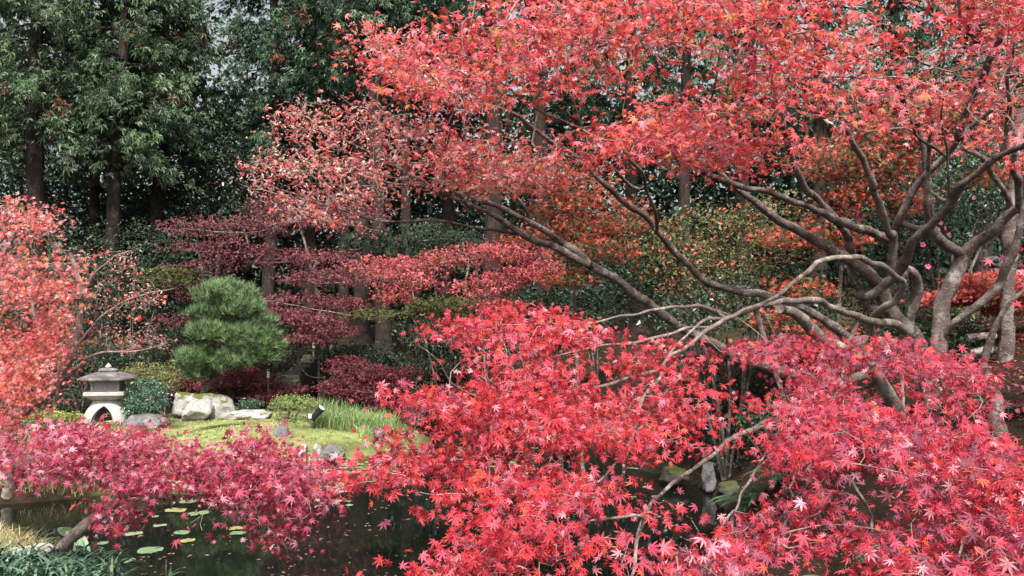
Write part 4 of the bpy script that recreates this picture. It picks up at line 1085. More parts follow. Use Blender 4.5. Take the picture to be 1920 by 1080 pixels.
# ------------------------------------------------------------------ stone lantern
M_GRAN = rock_mat('lantern_granite', (.62, .60, .56), (.48, .46, .42), (.70, .68, .64), 0, 7, .80)
M_ROOFST = rock_mat('weathered_roof_stone', (.17, .145, .14), (.085, .07, .07), (.42, .39, .38), 0, 5, .7)
M_PAPER = plain_mat('lantern_window_paper', (.36, .35, .39), .8, .2, .08, 6)
LANT = P(201, 788, 17.2); LANT[2] = gz(LANT[0], LANT[1])
ROT = math.radians(14)
def sq_ring(R, z, p=5.0, n=64, rot=ROT):
    a = np.arange(n) * 2 * math.pi / n
    c, s = np.cos(a), np.sin(a)
    r = R / (np.abs(c) ** p + np.abs(s) ** p) ** (1 / p)
    x, y = r * c, r * s
    return np.stack([x * math.cos(rot) - y * math.sin(rot), x * math.sin(rot) + y * math.cos(rot), np.full(n, z)], -1)
def loft(rings, cap=True):
    n = len(rings[0]); m = len(rings)
    V = np.vstack(rings); idx = np.arange(n * m).reshape(m, n)
    Q = np.stack([idx[:-1], np.roll(idx[:-1], -1, 1), np.roll(idx[1:], -1, 1), idx[1:]], -1).reshape(-1, 4)
    T = []
    if cap:
        V = np.vstack([V, rings[0].mean(0), rings[-1].mean(0)])
        for k in range(n):
            k2 = (k + 1) % n
            T.append((idx[0, k2], idx[0, k], n * m)); T.append((idx[-1, k], idx[-1, k2], n * m + 1))
    return V, Q, np.array(T, int).reshape(-1, 3)
def auto_smooth(o, ang=40):
    me = o.data
    me.polygons.foreach_set('use_smooth', np.ones(len(me.polygons), bool))
    try: me.set_sharp_from_angle(angle=math.radians(ang))
    except Exception: pass
lan = thing('stone_lantern', LANT, 'pale stone snow-viewing lantern with wide dark roof and arched legs', 'lantern')
def lpart(name, rings, mat, parent=None, ang=40):
    V, Q, T = loft([r + LANT for r in rings])
    o = mesh_at(name, V, LANT, mat, lan, quads=Q, tris=T)
    if parent: o.parent = parent; o.matrix_parent_inverse = Matrix.Translation(LANT).inverted()
    auto_smooth(o, ang); return o
h0 = .47
# legs: four curved feet that meet in a ring
nu, nv = 13, 14
for k in range(4):
    V = []
    for side in (0, 1):
        for j in range(nv):
            t_ = j / (nv - 1)
            z = h0 * (1 - t_)
            half = 45.0 if t_ < .20 else 45 - 27 * math.sqrt(max(0, 1 - ((1 - (t_ - .20) / .8)) ** 2.2)) - 1.0
            R = .26 + .165 * math.sin(min(t_ * 1.25, 1) * math.pi / 2) + .02 * t_
            R = R - side * .085
            for i in range(nu):
                a = math.radians(45 + 90 * k) + math.radians(half) * (2 * i / (nu - 1) - 1)
                c, s = math.cos(a), math.sin(a); p_ = 3.0
                rr = R / (abs(c) ** p_ + abs(s) ** p_) ** (1 / p_)
                x, y = rr * c, rr * s
                V.append((x * math.cos(ROT) - y * math.sin(ROT), x * math.sin(ROT) + y * math.cos(ROT), z))
    V = np.array(V) + LANT - np.array([0, 0, .03])
    I = np.arange(2 * nv * nu).reshape(2, nv, nu)
    Q = []
    for j in range(nv - 1):
        for i in range(nu - 1):
            Q.append((I[0, j, i], I[0, j + 1, i], I[0, j + 1, i + 1], I[0, j, i + 1])); Q.append((I[1, j, i], I[1, j, i + 1], I[1, j + 1, i + 1], I[1, j + 1, i]))
        Q.append((I[0, j, 0], I[1, j, 0], I[1, j + 1, 0], I[0, j + 1, 0])); Q.append((I[0, j, -1], I[0, j + 1, -1], I[1, j + 1, -1], I[1, j, -1]))
    for i in range(nu - 1):
        Q.append((I[0, 0, i], I[0, 0, i + 1], I[1, 0, i + 1], I[1, 0, i])); Q.append((I[0, -1, i], I[1, -1, i], I[1, -1, i + 1], I[0, -1, i + 1]))
    o = mesh_at('leg', V, LANT, M_GRAN, lan, quads=Q); auto_smooth(o, 50)
lpart('leg_cap', [sq_ring(.27, h0 - .035, 3), sq_ring(.265, h0 - .005, 3), sq_ring(.22, h0 + .01, 3)], M_GRAN)
z0 = h0 + .01
lpart('platform', [sq_ring(.27, z0, 4), sq_ring(.36, z0 + .055, 5), sq_ring(.385, z0 + .10, 7), sq_ring(.41, z0 + .105, 9), sq_ring(.41, z0 + .165, 9), sq_ring(.385, z0 + .18, 9)], M_GRAN, ang=35)
z1 = z0 + .182
box = lpart('light_box', [sq_ring(.262, z1, 12), sq_ring(.262, z1 + .235, 12)], M_PAPER)
def bar(x0, x1, y0, y1, za, zb, name, mat, parent):
    """box in the lantern's own axes"""
    V = np.array([(x, y, z) for z in (za, zb) for (x, y) in ((x0, y0), (x1, y0), (x1, y1), (x0, y1))], float)
    c, s = math.cos(ROT), math.sin(ROT)
    W = np.stack([V[:, 0] * c - V[:, 1] * s, V[:, 0] * s + V[:, 1] * c, V[:, 2]], -1) + LANT
    o = mesh_at(name, W, LANT, mat, lan, quads=[(3, 2, 1, 0), (4, 5, 6, 7), (0, 1, 5, 4), (1, 2, 6, 5), (2, 3, 7, 6), (3, 0, 4, 7)])
    o.parent = parent; o.matrix_parent_inverse = Matrix.Translation(LANT).inverted()
    return o
w = .275
for (xa, xb) in ((-w, -w + .05), (-.022, .022), (w - .05, w)):
    bar(xa, xb, -w, -w + .03, z1 + .003, z1 + .232, 'window_frame', M_GRAN, box); bar(xa, xb, w - .03, w, z1 + .003, z1 + .232, 'window_frame', M_GRAN, box)
bar(-w + .051, w - .051, -w + .004, -w + .03, z1 + .004, z1 + .045, 'window_sill', M_GRAN, box)
bar(-w + .051, w - .051, -w + .004, -w + .03, z1 + .205, z1 + .231, 'window_lintel', M_GRAN, box)
for x_ in (-w, w - .03):
    bar(x_, x_ + .03, -w + .031, -w + .09, z1 + .003, z1 + .232, 'window_frame', M_GRAN, box); bar(x_, x_ + .03, w - .09, w - .031, z1 + .003, z1 + .232, 'window_frame', M_GRAN, box)
z2 = z1 + .237
roof_r = [sq_ring(.30, z2, 5), sq_ring(.51, z2 - .015, 3.2), sq_ring(.56, z2 + .005, 3), sq_ring(.565, z2 + .03, 3), sq_ring(.49, z2 + .07, 3), sq_ring(.37, z2 + .115, 3), sq_ring(.26, z2 + .15, 3), sq_ring(.17, z2 + .165, 3)]
roof = lpart('roof', roof_r, M_ROOFST, ang=45)
lpart('finial_base', [sq_ring(.15, z2 + .16, 2), sq_ring(.195, z2 + .175, 2), sq_ring(.20, z2 + .20, 2), sq_ring(.15, z2 + .235, 2), sq_ring(.07, z2 + .25, 2)], M_ROOFST, roof)
lpart('finial', [sq_ring(.055, z2 + .25, 2), sq_ring(.065, z2 + .275, 2), sq_ring(.045, z2 + .30, 2), sq_ring(.018, z2 + .33, 2), sq_ring(.006, z2 + .355, 2)], M_GRAN, roof)

# ------------------------------------------------------------------ rocks
import bmesh
M_PALE = rock_mat('pale_boulder', (.36, .34, .32), (.17, .16, .15), (.52, .50, .47), .35, 3.2, .56)
M_WHITE = rock_mat('white_rock', (.44, .42, .39), (.28, .26, .23), (.56, .54, .51), .05, 3.4, .62)
M_GREY = rock_mat('grey_rock', (.20, .19, .20), (.10, .095, .10), (.34, .33, .34), .15, 4, .62)
M_DARK = rock_mat('dark_rock', (.09, .08, .07), (.045, .04, .036), (.16, .145, .13), .5, 4, .62)
M_SLAB = rock_mat('bank_stone', (.58, .51, .45), (.46, .40, .34), (.66, .6, .54), .0, 3, .68)
def rock(px, pyb, d, wpx, hpx, dep, mat, label, seed=0, chops=9, name='rock', sink=.25, rot=0.0, sub=4, boxy=0.0):
    bm = bmesh.new(); bmesh.ops.create_icosphere(bm, subdivisions=sub, radius=1.0)
    v = np.array([q.co[:] for q in bm.verts])
    r = np.random.default_rng(seed)
    if boxy: v = v / (np.abs(v) ** (2 + boxy)).sum(1, keepdims=True) ** (1 / (2 + boxy))
    for _ in range(chops):
        n_ = nrm(r.normal(size=3) * np.array([1, 1, .8])); h = r.uniform(.62, .88)
        e = v @ n_ - h
        v = v - np.outer(np.maximum(e, 0) * .93, n_)
    v = v * (1 + .11 * Noise(.9, seed)(v) + .06 * np.abs(Noise(.45, seed + 1)(v)) + .03 * Noise(.2, seed + 3)(v) + .014 * Noise(.1, seed + 2)(v))[:, None]
    sx = wpx / FPX * d / 2; H = hpx / FPX * d
    v = (v - [0, 0, v[:, 2].min()]); v[:, 2] /= v[:, 2].max(); v[:, 0] /= np.abs(v[:, 0]).max(); v[:, 1] /= np.abs(v[:, 1]).max()
    v = v * np.array([sx, dep, H * (1 + sink)]) - [0, 0, H * sink]
    c, s = math.cos(rot), math.sin(rot)
    v = np.stack([v[:, 0] * c - v[:, 2] * s * .0, v[:, 1], v[:, 2] + v[:, 0] * math.tan(rot)], -1)
    for q, w_ in zip(bm.verts, v): q.co = w_
    me = bpy.data.meshes.new(name); bm.to_mesh(me); bm.free()
    me.polygons.foreach_set('use_smooth', np.ones(len(me.polygons), bool))
    me.materials.append(mat)
    o = bpy.data.objects.new(name, me); COL.objects.link(o)
    o.location = P(px, pyb, d)
    return tag(o, label, 'rock')
rock(388, 784, 17.6, 122, 50, .45, M_PALE, 'large pale boulder with mossy top behind the moss lawn', 3, 12, boxy=2.0, name='boulder')
rock(372, 786, 17.2, 60, 38, .30, M_WHITE, 'whitish lower stone leaning against the large pale boulder', 21, 8, boxy=.5, name='boulder')
rock(466, 793, 17.0, 96, 25, .40, M_WHITE, 'low flat white rock beside the large pale boulder', 5, 9, boxy=1.5)
rock(272, 806, 16.6, 86, 30, .45, M_GREY, 'low dark grey rock in front of the teal bush', 7, 8)
rock(527, 832, 15.6, 30, 36, .2, M_GREY, 'upright grey stone with flat top at the end of the crimson branch', 9, 10, boxy=3)
rock(562, 856, 15.0, 28, 24, .18, M_WHITE, 'white stone at the water edge beside the upright grey stone', 11, 9, boxy=1)
rock(556, 872, 14.9, 36, 16, .2, M_WHITE, 'small white stone dipping into the pond', 12, 9, boxy=1)
rock(595, 850, 15.2, 18, 20, .14, M_WHITE, 'small white stone among rusty leaves at the moss edge', 13, 9, boxy=1)
rock(625, 860, 15.1, 52, 26, .3, M_GREY, 'dark grey shore rock below the moss lawn', 14, 9)
rock(708, 818, 16.1, 28, 18, .2, M_GREY, 'rounded grey stone beside the sedge clump', 15, 5)
rock(772, 795, 19.6, 60, 55, .4, M_DARK, 'brown boulder in shade beyond the sedge clump', 16, 8)
rock(1330, 914, 12.1, 30, 48, .14, M_GREY, 'upright grey stone standing at the water under the red maple', 17, 9, boxy=2.5)
rock(1380, 922, 11.6, 70, 18, .3, M_DARK, 'mossy dark shore stone right of the upright stone', 18, 8)
rock(1262, 900, 12.6, 60, 26, .3, M_DARK, 'mossy shore stone left of the upright stone', 19, 8)
rock(1620, 800, 8.3, 36, 22, .15, M_PALE, 'pale rounded stone peeping through the pink maple foliage', 20, 5)
rock(34, 1078, 7.35, 160, 40, .5, M_SLAB, 'flat pale stone slab at the water edge in the corner', 22, 10, boxy=3)
rock(140, 1062, 7.0, 60, 36, .25, M_DARK, 'dark wet stone behind the foot of the crimson maple', 23, 8)
rock(1862, 500, 15.0, 60, 20, .3, M_GREY, 'flat topped grey stone on the right hillside, upper', 24, 9, boxy=3)
rock(1880, 520, 14.4, 80, 18, .3, M_GREY, 'flat grey stone on the right hillside, lower', 25, 9, boxy=3)
rock(340, 806, 16.6, 60, 7, .25, M_PALE, 'flat stepping stone set in the moss lawn', 26, 8, boxy=3, sink=1.0)
rock(410, 799, 16.7, 70, 6, .25, M_PALE, 'flat stepping stone in the moss in front of the boulder', 27, 8, boxy=3, sink=1.0)

# ------------------------------------------------------------------ pine
def tuft_template(n, spread, seed, w=.03):
    r = np.random.default_rng(seed); v = []; tr = []
    for i in range(n):
        d = nrm(np.array([r.normal() * spread, 1.0, r.normal() * spread])); L = r.uniform(.75, 1.1)
        s = nrm(np.cross(d, r.normal(size=3))) * w; b_ = len(v)
        v += [tuple(-s), tuple(s), tuple(d * L)]; tr.append((b_, b_ + 1, b_ + 2))
    return np.array(v), np.array(tr)
T_TUFT = tuft_template(20, .55, 4, .034)
PN = Skeleton(.003)
PN.limb(D([(380, 738), (390, 722), (402, 704), (414, 684), (420, 655), (405, 625), (425, 590), (430, 560)], 18.9, 18.9), 17, 6, floor=True, name='trunk')
for a_ in ([(414, 684), (440, 672), (470, 668)], [(416, 670), (390, 668), (362, 680)], [(420, 650), (460, 640), (505, 640)], [(410, 630), (385, 620), (365, 605)], [(425, 590), (455, 575), (470, 565)]):
    PN.limb(D(a_, 18.9, 18.8), 6, 3)
pb = [(422, 556, 18.9, 58, 28, .75), (383, 590, 18.6, 36, 15, .5), (455, 580, 18.7, 40, 20, .6), (396, 622, 18.5, 50, 17, .6), (462, 632, 18.6, 56, 20, .7), (500, 648, 18.8, 34, 18, .5), (370, 672, 18.5, 36, 20, .5), (425, 675, 18.5, 56, 18, .6), (492, 606, 18.9, 26, 16, .5), (502, 668, 18.7, 24, 13, .4), (372, 700, 18.6, 30, 12, .4)]
tg = blob_targets(pb, 1900, .55, 91)
PN.grow(tg[::9], .15)
b = P(380, 738, 18.9); b[2] = gz(b[0], b[1])
pine = thing('pine_tree', b, 'round-topped green garden pine growing behind the pale boulder', 'tree')
build_wood(pine, PN, M_BARK, M_TWIG, sides=9)
cen = P(430, 660, 18.9)
outw = nrm(tg - cen) * .55 + np.array([0, -.15, .75]) + RNG.normal(size=tg.shape) * .3
R3 = frames(outw, RNG.normal(size=tg.shape))
build_crown(pine, [(T_TUFT, tg, R3, .19 * RNG.uniform(.7, 1.25, len(tg)), pick_colors([(3, (92, 120, 74)), (3, (112, 140, 88)), (2, (66, 92, 58)), (1.5, (136, 160, 106))], tg, .5, seed=91), None)], name='needles', mat=M_GREEN)

# ------------------------------------------------------------------ bushes around the lantern
shrub('evergreen_shrub', 'round blue-green bush right of the stone lantern', [(272, 726, 17.3, 34, 16, .4), (276, 752, 17.1, 38, 24, .45), (262, 765, 17.0, 26, 14, .3)], 620, .045, [(3, (62, 100, 78)), (2, (84, 124, 96)), (2, (44, 76, 60)), (1, (110, 146, 118))], per=5, spray=.05, seed=54, mat=M_GLOSS)
shrub('evergreen_shrub', 'yellowish green rounded bush behind the blue-green bush', [(285, 700, 18.6, 50, 22, .6), (310, 715, 18.4, 30, 18, .4), (255, 705, 18.6, 30, 18, .4)], 750, .04, [(3, (112, 116, 62)), (2, (132, 134, 76)), (2, (88, 98, 52))], per=5, spray=.06, seed=55)
shrub('evergreen_shrub', 'dark green hedge bush between the lantern and the red maple', [(150, 720, 18.6, 50, 60, .7), (190, 670, 19, 60, 40, .7), (120, 680, 19, 50, 60, .7), (250, 660, 19.4, 60, 30, .6), (60, 700, 18.8, 60, 60, .7)], 1500, .06, PAL_DARK, per=5, spray=.1, seed=56, stems=5)
shrub('low_fern_patch', 'low yellow-green ferns at the foot of the lantern', [(130, 782, 16.4, 28, 6, .25), (95, 780, 16.2, 40, 8, .3)], 220, .05, [(3, (150, 160, 66)), (2, (120, 134, 58)), (1, (176, 120, 62))], per=4, spray=.05, seed=57, cat='ferns')
nw = shrub('dwarf_tree', 'clipped dwarf tree with flat green pad beside the floodlight', [(550, 752, 16.6, 40, 12, .4), (528, 760, 16.5, 24, 10, .3), (575, 757, 16.6, 24, 10, .3), (535, 786, 16.4, 20, 13, .25)], 520, .034, [(3, (116, 134, 66)), (2, (138, 156, 84)), (2, (92, 110, 54))], per=5, spray=.04, seed=58, cat='tree', stem=.035, twig=M_BARK_PALE)
shrub('evergreen_shrub', 'small dark bush right of the large boulder', [(470, 758, 18.2, 20, 10, .25), (455, 765, 18, 16, 8, .2)], 200, .045, PAL_CAM, per=5, spray=.05, seed=59, mat=M_GLOSS)

# ------------------------------------------------------------------ blades: sedge, grass, dwarf bamboo
def blades(pos, length, width, lean, cols, az=None, segs=3, droop=.6):
    n = len(pos); r = RNG
    az = r.uniform(0, 2 * math.pi, n) if az is None else az
    d = np.stack([np.cos(az), np.sin(az), np.zeros(n)], -1)
    s = np.stack([-np.sin(az + r.normal(size=n) * .8), np.cos(az), np.zeros(n)], -1)
    u = np.linspace(0, 1, segs + 1)
    out = []; 
    for t_ in u:
        c = pos + d * (lean * length * (t_ ** 1.6))[:, None] + np.array([0, 0, 1.0]) * (length * (t_ - droop * lean * t_ ** 2.4))[:, None]
        w_ = (width * (1 - t_ ** 1.8) * .5)[:, None] * s
        out += [c - w_, c + w_]
    V = np.stack(out, 1).reshape(-1, 3); k = 2 * (segs + 1)
    q = np.array([(2 * i, 2 * i + 1, 2 * i + 3, 2 * i + 2) for i in range(segs)])
    Q = (q[None] + (np.arange(n) * k)[:, None, None]).reshape(-1, 4)
    return V, Q, np.repeat(cols, k, 0)
def px_ground(px, py, d):
    q = P(px, py, d); q[..., 2] = ground_z(q[..., 0], q[..., 1]); return q
def sedge(name, label, px0, px1, d0, d1, n, length, width, pal, cat='grass', lean=(.2, .9), seed=0):
    r = np.random.default_rng(seed)
    px = r.uniform(px0, px1, n); d = r.uniform(d0, d1, n)
    q = px_ground(px, 800, d)
    k = pond_dist(q[:, 0], q[:, 1]) > -.12; q = q[k]; n = len(q)
    V, Q, C = blades(q, length * r.uniform(.6, 1.15, n), width * r.uniform(.7, 1.2, n), r.uniform(*lean, n), pick_colors(pal, q, .5, seed=seed))
    base = q.mean(0)
    o = mesh_at(name, V, base, M_GREEN, quads=Q, col=C)
    return o
PAL_SEDGE = [(3, (122, 148, 84)), (2, (148, 172, 106)), (2, (92, 118, 66)), (1, (176, 176, 120))]
def sedge_thing(label, **kw):
    o = sedge('blades', label, **kw); base = o.location.copy()
    root = thing('sedge_clump', base, label, 'plant'); 
    o.parent = root; o.matrix_parent_inverse = Matrix.Translation(root.location).inverted(); tag(o, kind='stuff'); return root
sedge_thing('wide clump of arching green sedge at the edge of the moss lawn', px0=582, px1=745, d0=16.2, d1=17.4, n=2200, length=.52, width=.012, pal=PAL_SEDGE, seed=1)
sedge_thing('small bright sedge tuft beside the rounded grey stone', px0=676, px1=698, d0=15.9, d1=16.2, n=240, length=.34, width=.012, pal=[(3, (150, 186, 104)), (2, (176, 204, 132))], seed=2)
PAL_STRAW = [(3, (168, 158, 104)), (2, (136, 144, 84)), (2, (190, 172, 124)), (1, (110, 128, 70)), (.8, (150, 110, 70))]
r = np.random.default_rng(5)
n_ = 7000
q = np.vstack([px_ground(r.uniform(-60, 190, n_), 900, r.uniform(7.3, 9.3, n_)), px_ground(r.uniform(-60, 260, n_), 900, r.uniform(10.7, 13, n_))]); q = q[pond_dist(q[:, 0], q[:, 1]) > .05]
V, Q, C = blades(q, r.uniform(.12, .34, len(q)), np.full(len(q), .009), r.uniform(.3, 1.1, len(q)), pick_colors(PAL_STRAW, q, .6, seed=7))
gr = mesh_obj('grass', np_mesh('grass', V, quads=Q, col=C), M_GREEN); tag(gr, 'straw-green grass on the bank below the crimson maple', 'grass', kind='stuff')
# dwarf bamboo in the corner
def sasa(px0, px1, d0, d1, n, label, seed, pal):
    r = np.random.default_rng(seed)
    q = px_ground(r.uniform(px0, px1, n), 1050, r.uniform(d0, d1, n)); q[:, 2] = np.maximum(q[:, 2], .30) + r.uniform(.08, .36, n)
    V, Q, C = blades(q, r.uniform(.16, .28, n), r.uniform(.02, .034, n), r.uniform(.7, 1.4, n), pick_colors(pal, q, .4, seed=seed))
    root = thing('dwarf_bamboo', q.mean(0) * [1, 1, 0] + [0, 0, gz(*q.mean(0)[:2])], label, 'plant')
    tag(mesh_at('leaves', V, np.array(root.location), M_GREEN, root, quads=Q, col=C), kind='stuff')
    sel = q[::8]; ft = sel.copy(); ft[:, 2] = ground_z(ft[:, 0], ft[:, 1]) - .03
    V, Q = edge_prisms(ft, sel + [0, 0, .02], np.full(len(sel), .003), np.full(len(sel), .002), 4)
    tag(mesh_at('stems', V, np.array(root.location), M_TWIG, root, quads=Q), kind='stuff')
PAL_SASA = [(3, (70, 104, 84)), (2, (92, 128, 104)), (2, (52, 82, 66)), (1, (120, 150, 110))]
sasa(-20, 120, 6.0, 6.6, 520, 'dwarf bamboo leaves in front of the pale slab in the corner', 8, PAL_SASA)
sasa(120, 225, 5.9, 6.6, 420, 'dwarf bamboo leaves beside the crimson maple trunk at the water', 9, PAL_SASA)

# broad pale leaf by the trunk
def big_leaf(parent, a, b, w, mat):
    a = np.array(a); b = np.array(b); n_ = 12
    u = np.linspace(0, 1, n_); d = b - a; side = nrm(np.cross(d, np.array([0, -1, .4])))
    V = []
    for t_ in u:
        ww = w * math.sin(math.pi * min(1, t_ * .96 + .04)) ** .7 * (1 - .3 * t_)
        c = a + d * t_ + np.array([0, 0, -.10]) * t_ ** 2
        V += [c - side * ww + np.array([0, 0, .02]), c, c + side * ww + np.array([0, 0, .02])]
    Q = [(3 * i + j, 3 * i + j + 1, 3 * i + j + 4, 3 * i + j + 3) for i in range(n_ - 1) for j in (0, 1)]
    o = mesh_at('leaf', np.array(V), np.array(parent.location), mat, parent, quads=Q, smooth_shade=True)
    return o
M_BIG = plain_mat('broad_leaf_green', (.36, .52, .34), .45, .4, .12, 5)
b = P(140, 1030, 7.4); b[2] = gz(b[0], b[1])
bl = thing('broadleaf_plant', b, 'plant with broad pale green leaves behind the crimson maple trunk', 'plant')
big_leaf(bl, P(130, 1012, 7.5), P(114, 972, 7.4), .08, M_BIG)
big_leaf(bl, P(138, 1008, 7.2), P(172, 1026, 7.0), .06, M_BIG)
big_leaf(bl, P(126, 1020, 7.3), P(140, 985, 7.2), .07, M_BIG)
V, Q = edge_prisms(np.stack([b - [0, 0, .05]] * 3), np.array([P(130, 1012, 7.5), P(138, 1008, 7.2), P(126, 1020, 7.3)]), np.full(3, .008), np.full(3, .006), 6)
tag(mesh_at('leaf_stalks', V, b, M_BIG, bl, quads=Q), kind='stuff')

# ferns
def fern(px, py, d, L, nf, label, seed, pal):
    r = np.random.default_rng(seed)
    b = P(px, py, d); b[2] = gz(b[0], b[1])
    root = thing('fern', b, label, 'fern', None)
    for k in range(nf):
        az = 2 * math.pi * k / nf + r.uniform(-.3, .3); Lk = L * r.uniform(.75, 1.1)
        u = np.linspace(0, 1, 16)
        dv = np.array([math.cos(az), math.sin(az), 0]); sv = np.array([-math.sin(az), math.cos(az), 0])
        c = b + dv * (Lk * u)[:, None] + np.array([0, 0, 1]) * (Lk * (.75 * u - .85 * u ** 2))[:, None]
        V = []; T = []
        for i in range(1, 16):
            wl = Lk * .26 * math.sin(math.pi * min(1, .12 + .88 * u[i])) * 1.0
            for sgn in (-1, 1):
                o_ = len(V); tipp = c[i] + sv * sgn * wl + dv * wl * .35 - np.array([0, 0, wl * .2])
                V += [c[i] - dv * .012, c[i] + dv * .018, tipp]; T.append((o_, o_ + 1, o_ + 2))
        o_ = len(V)
        for i in range(16): V += [c[i] - sv * .003, c[i] + sv * .003]
        for i in range(15): T += [(o_ + 2 * i, o_ + 2 * i + 1, o_ + 2 * i + 3), (o_ + 2 * i, o_ + 2 * i + 3, o_ + 2 * i + 2)]
        cc = np.tile(pick_colors(pal, c[:1], .5, seed=seed + k), (len(V), 1))
        mesh_at('frond', np.array(V), b, M_GREEN, root, tris=T, col=cc)
PAL_FERN = [(3, (58, 88, 60)), (2, (78, 112, 78)), (1, (96, 132, 92))]
for i, (px, py, d, L, lab) in enumerate([(1430, 880, 10.2, .55, 'dark fern on the bank right of the upright stone'), (1400, 850, 10.6, .5, 'dark fern above the upright stone at the water'), (1470, 850, 9.6, .5, 'dark fern beneath the mossy branch'),
        (1620, 930, 6.6, .5, 'fern in the dark gap of the pink foliage'), (1680, 915, 6.8, .5, 'fern right of the dark gap in the pink foliage'), (1570, 900, 7.2, .45, 'small fern left of the dark gap in the pink foliage'),
        (1890, 860, 7.0, .45, 'fern under the knobbly grey trunk'), (1640, 1060, 5.4, .45, 'dark fern under the lowest pink leaves'), (1905, 960, 5.8, .45, 'dark fern at the edge below the pink leaves')]):
    fern(px, py, d, L, 11, lab, 200 + i, PAL_FERN)
fern(72, 792, 12.6, .5, 11, 'yellow-green fern by the pale curved trunk', 230, [(1, (176, 178, 80)), (1, (150, 160, 70))])

# water plants: sprig and dry stalk
b = P(318, 1070, 8.1); b[2] = -.02
wp = thing('water_plant', b, 'narrow-leaved green sprig standing in the pond near a dry stalk', 'plant')
V, Q, C = blades(np.tile(b, (7, 1)), np.array([.18, .2, .16, .2, .15, .12, .17]), np.full(7, .022), np.array([.2, .9, 1.1, .5, .8, 1.2, .7]), np.tile(lin(96, 132, 96), (7, 1)))
tag(mesh_at('leaves', V, b, M_GREEN, wp, quads=Q, col=C), kind='stuff')
a_ = P(310, 1078, 7.95); a_[2] = -.05
top = a_ + np.array([.005, 0, .27])
V, Q, T = tube(np.array([a_, (a_ + top) / 2 + [.004, 0, 0], top]), np.array([.004, .0035, .002]), 6)
tag(mesh_at('dry_stalk', V, a_, M_TWIG_PALE, quads=Q, tris=T), 'thin dry stalk standing upright in the pond', 'stalk')

# ------------------------------------------------------------------ lily pads and floating leaves
def on_water(px, py, z=.006):
    q = P(px, py, 1.0); d = (CAM[2] - z) / np.maximum(CAM[2] - q[..., 2], 1e-3)
    return P(px, py, d)
pads = []
for var in range(3):
    r = np.random.default_rng(300 + var); n_ = 22
    a = np.linspace(.12, 2 * math.pi - .12, n_)
    ring = np.stack([np.cos(a), np.sin(a) * .92, .035 * np.cos(3 * a + var) + .03 * r.normal(size=n_) * .4], -1)
    V = np.vstack([[0.08, 0, .0], ring * [.55, .55, .2], ring]); T = []; Q = []
    for k in range(n_ - 1): T.append((0, 1 + k, 2 + k)); Q.append((1 + k, 1 + n_ + k, 2 + n_ + k, 2 + k))
    pads.append((V, T, Q))
M_PADS = [plain_mat('lily_pad_' + nm, c, .35, .5, .25, 6) for nm, c in (('green', (.15, .22, .12)), ('pale', (.23, .29, .18)), ('yellow', (.27, .26, .10)))]
PAD_ME = []
for V, T, Q in pads:
    for m in M_PADS:
        me = np_mesh('lily_pad', V, tris=T, quads=Q); me.materials.append(m); PAD_ME.append(me)
def pad(px, py, wpx, label, group):
    q = on_water(px, py)
    if pond_dist(q[0:1], q[1:2])[0] > -.05: return
    o = bpy.data.objects.new('lily_pad', PAD_ME[int(RNG.choice(9, p=[.13, .16, .04] * 3 / np.sum([.13, .16, .04] * 3)))]); COL.objects.link(o)
    s = .82 * wpx / FPX * q[1] / 2
    o.location = q; o.rotation_euler = (RNG.normal() * .02, RNG.normal() * .02, RNG.uniform(0, 6.28)); o.scale = (s, s, s)
    tag(o, label, 'lily pad', group)
for (x, y, w_) in [(192, 1018, 28), (282, 1031, 56), (240, 1050, 34), (341, 998, 36), (352, 1013, 34), (250, 1000, 42), (440, 990, 40), (446, 999, 36), (330, 956, 50), (372, 962, 50), (291, 968, 16), (300, 985, 30), (352, 940, 40), (400, 945, 36)]:
    pad(x, y, w_, 'lily pad on the dark near water below the crimson maple', 'lily pads in the near water')
r = np.random.default_rng(41)
for k in range(26):
    pad(r.uniform(470, 660), r.uniform(905, 950), r.uniform(18, 34), 'lily pad in the loose drift beyond the crimson branch tip', 'lily pads beyond the crimson branch')
for k in range(150):
    y = r.uniform(838, 888); pad(r.uniform(560, 1010), y, r.uniform(14, 26), 'lily pad in the dense mat between the moss lawn and the red foliage', 'lily pads in the dense mat')
for k in range(16):
    pad(r.uniform(1020, 1300), r.uniform(860, 950), r.uniform(14, 26), 'lily pad on the shaded water behind the drooping red twigs', 'lily pads behind the red twigs')
n_ = 900
q = on_water(r.uniform(150, 1300, n_), 870 + 230 * r.random(n_) ** .8, .004)
q = q[(pond_dist(q[:, 0], q[:, 1]) < -.05) & (Noise(1.6, 77)(q) > r.uniform(-1.2, .8, n_))]
nor = nrm(np.array([0, 0, 1.0]) + r.normal(size=q.shape) * .1); tip = r.normal(size=q.shape); tip -= nor * (tip * nor).sum(1, keepdims=True)
V, T, C = scatter(T_MID, q, frames(tip, nor), r.uniform(.02, .045, len(q)), pick_colors([(3, (176, 130, 120)), (2, (200, 160, 146)), (2, (150, 84, 74)), (1, (190, 170, 120))], q, .5))
tag(mesh_obj('floating_leaves', np_mesh('floating_leaves', V, tris=T, col=C), M_LEAF), 'fallen leaves scattered over the pond surface', 'leaves', kind='stuff')
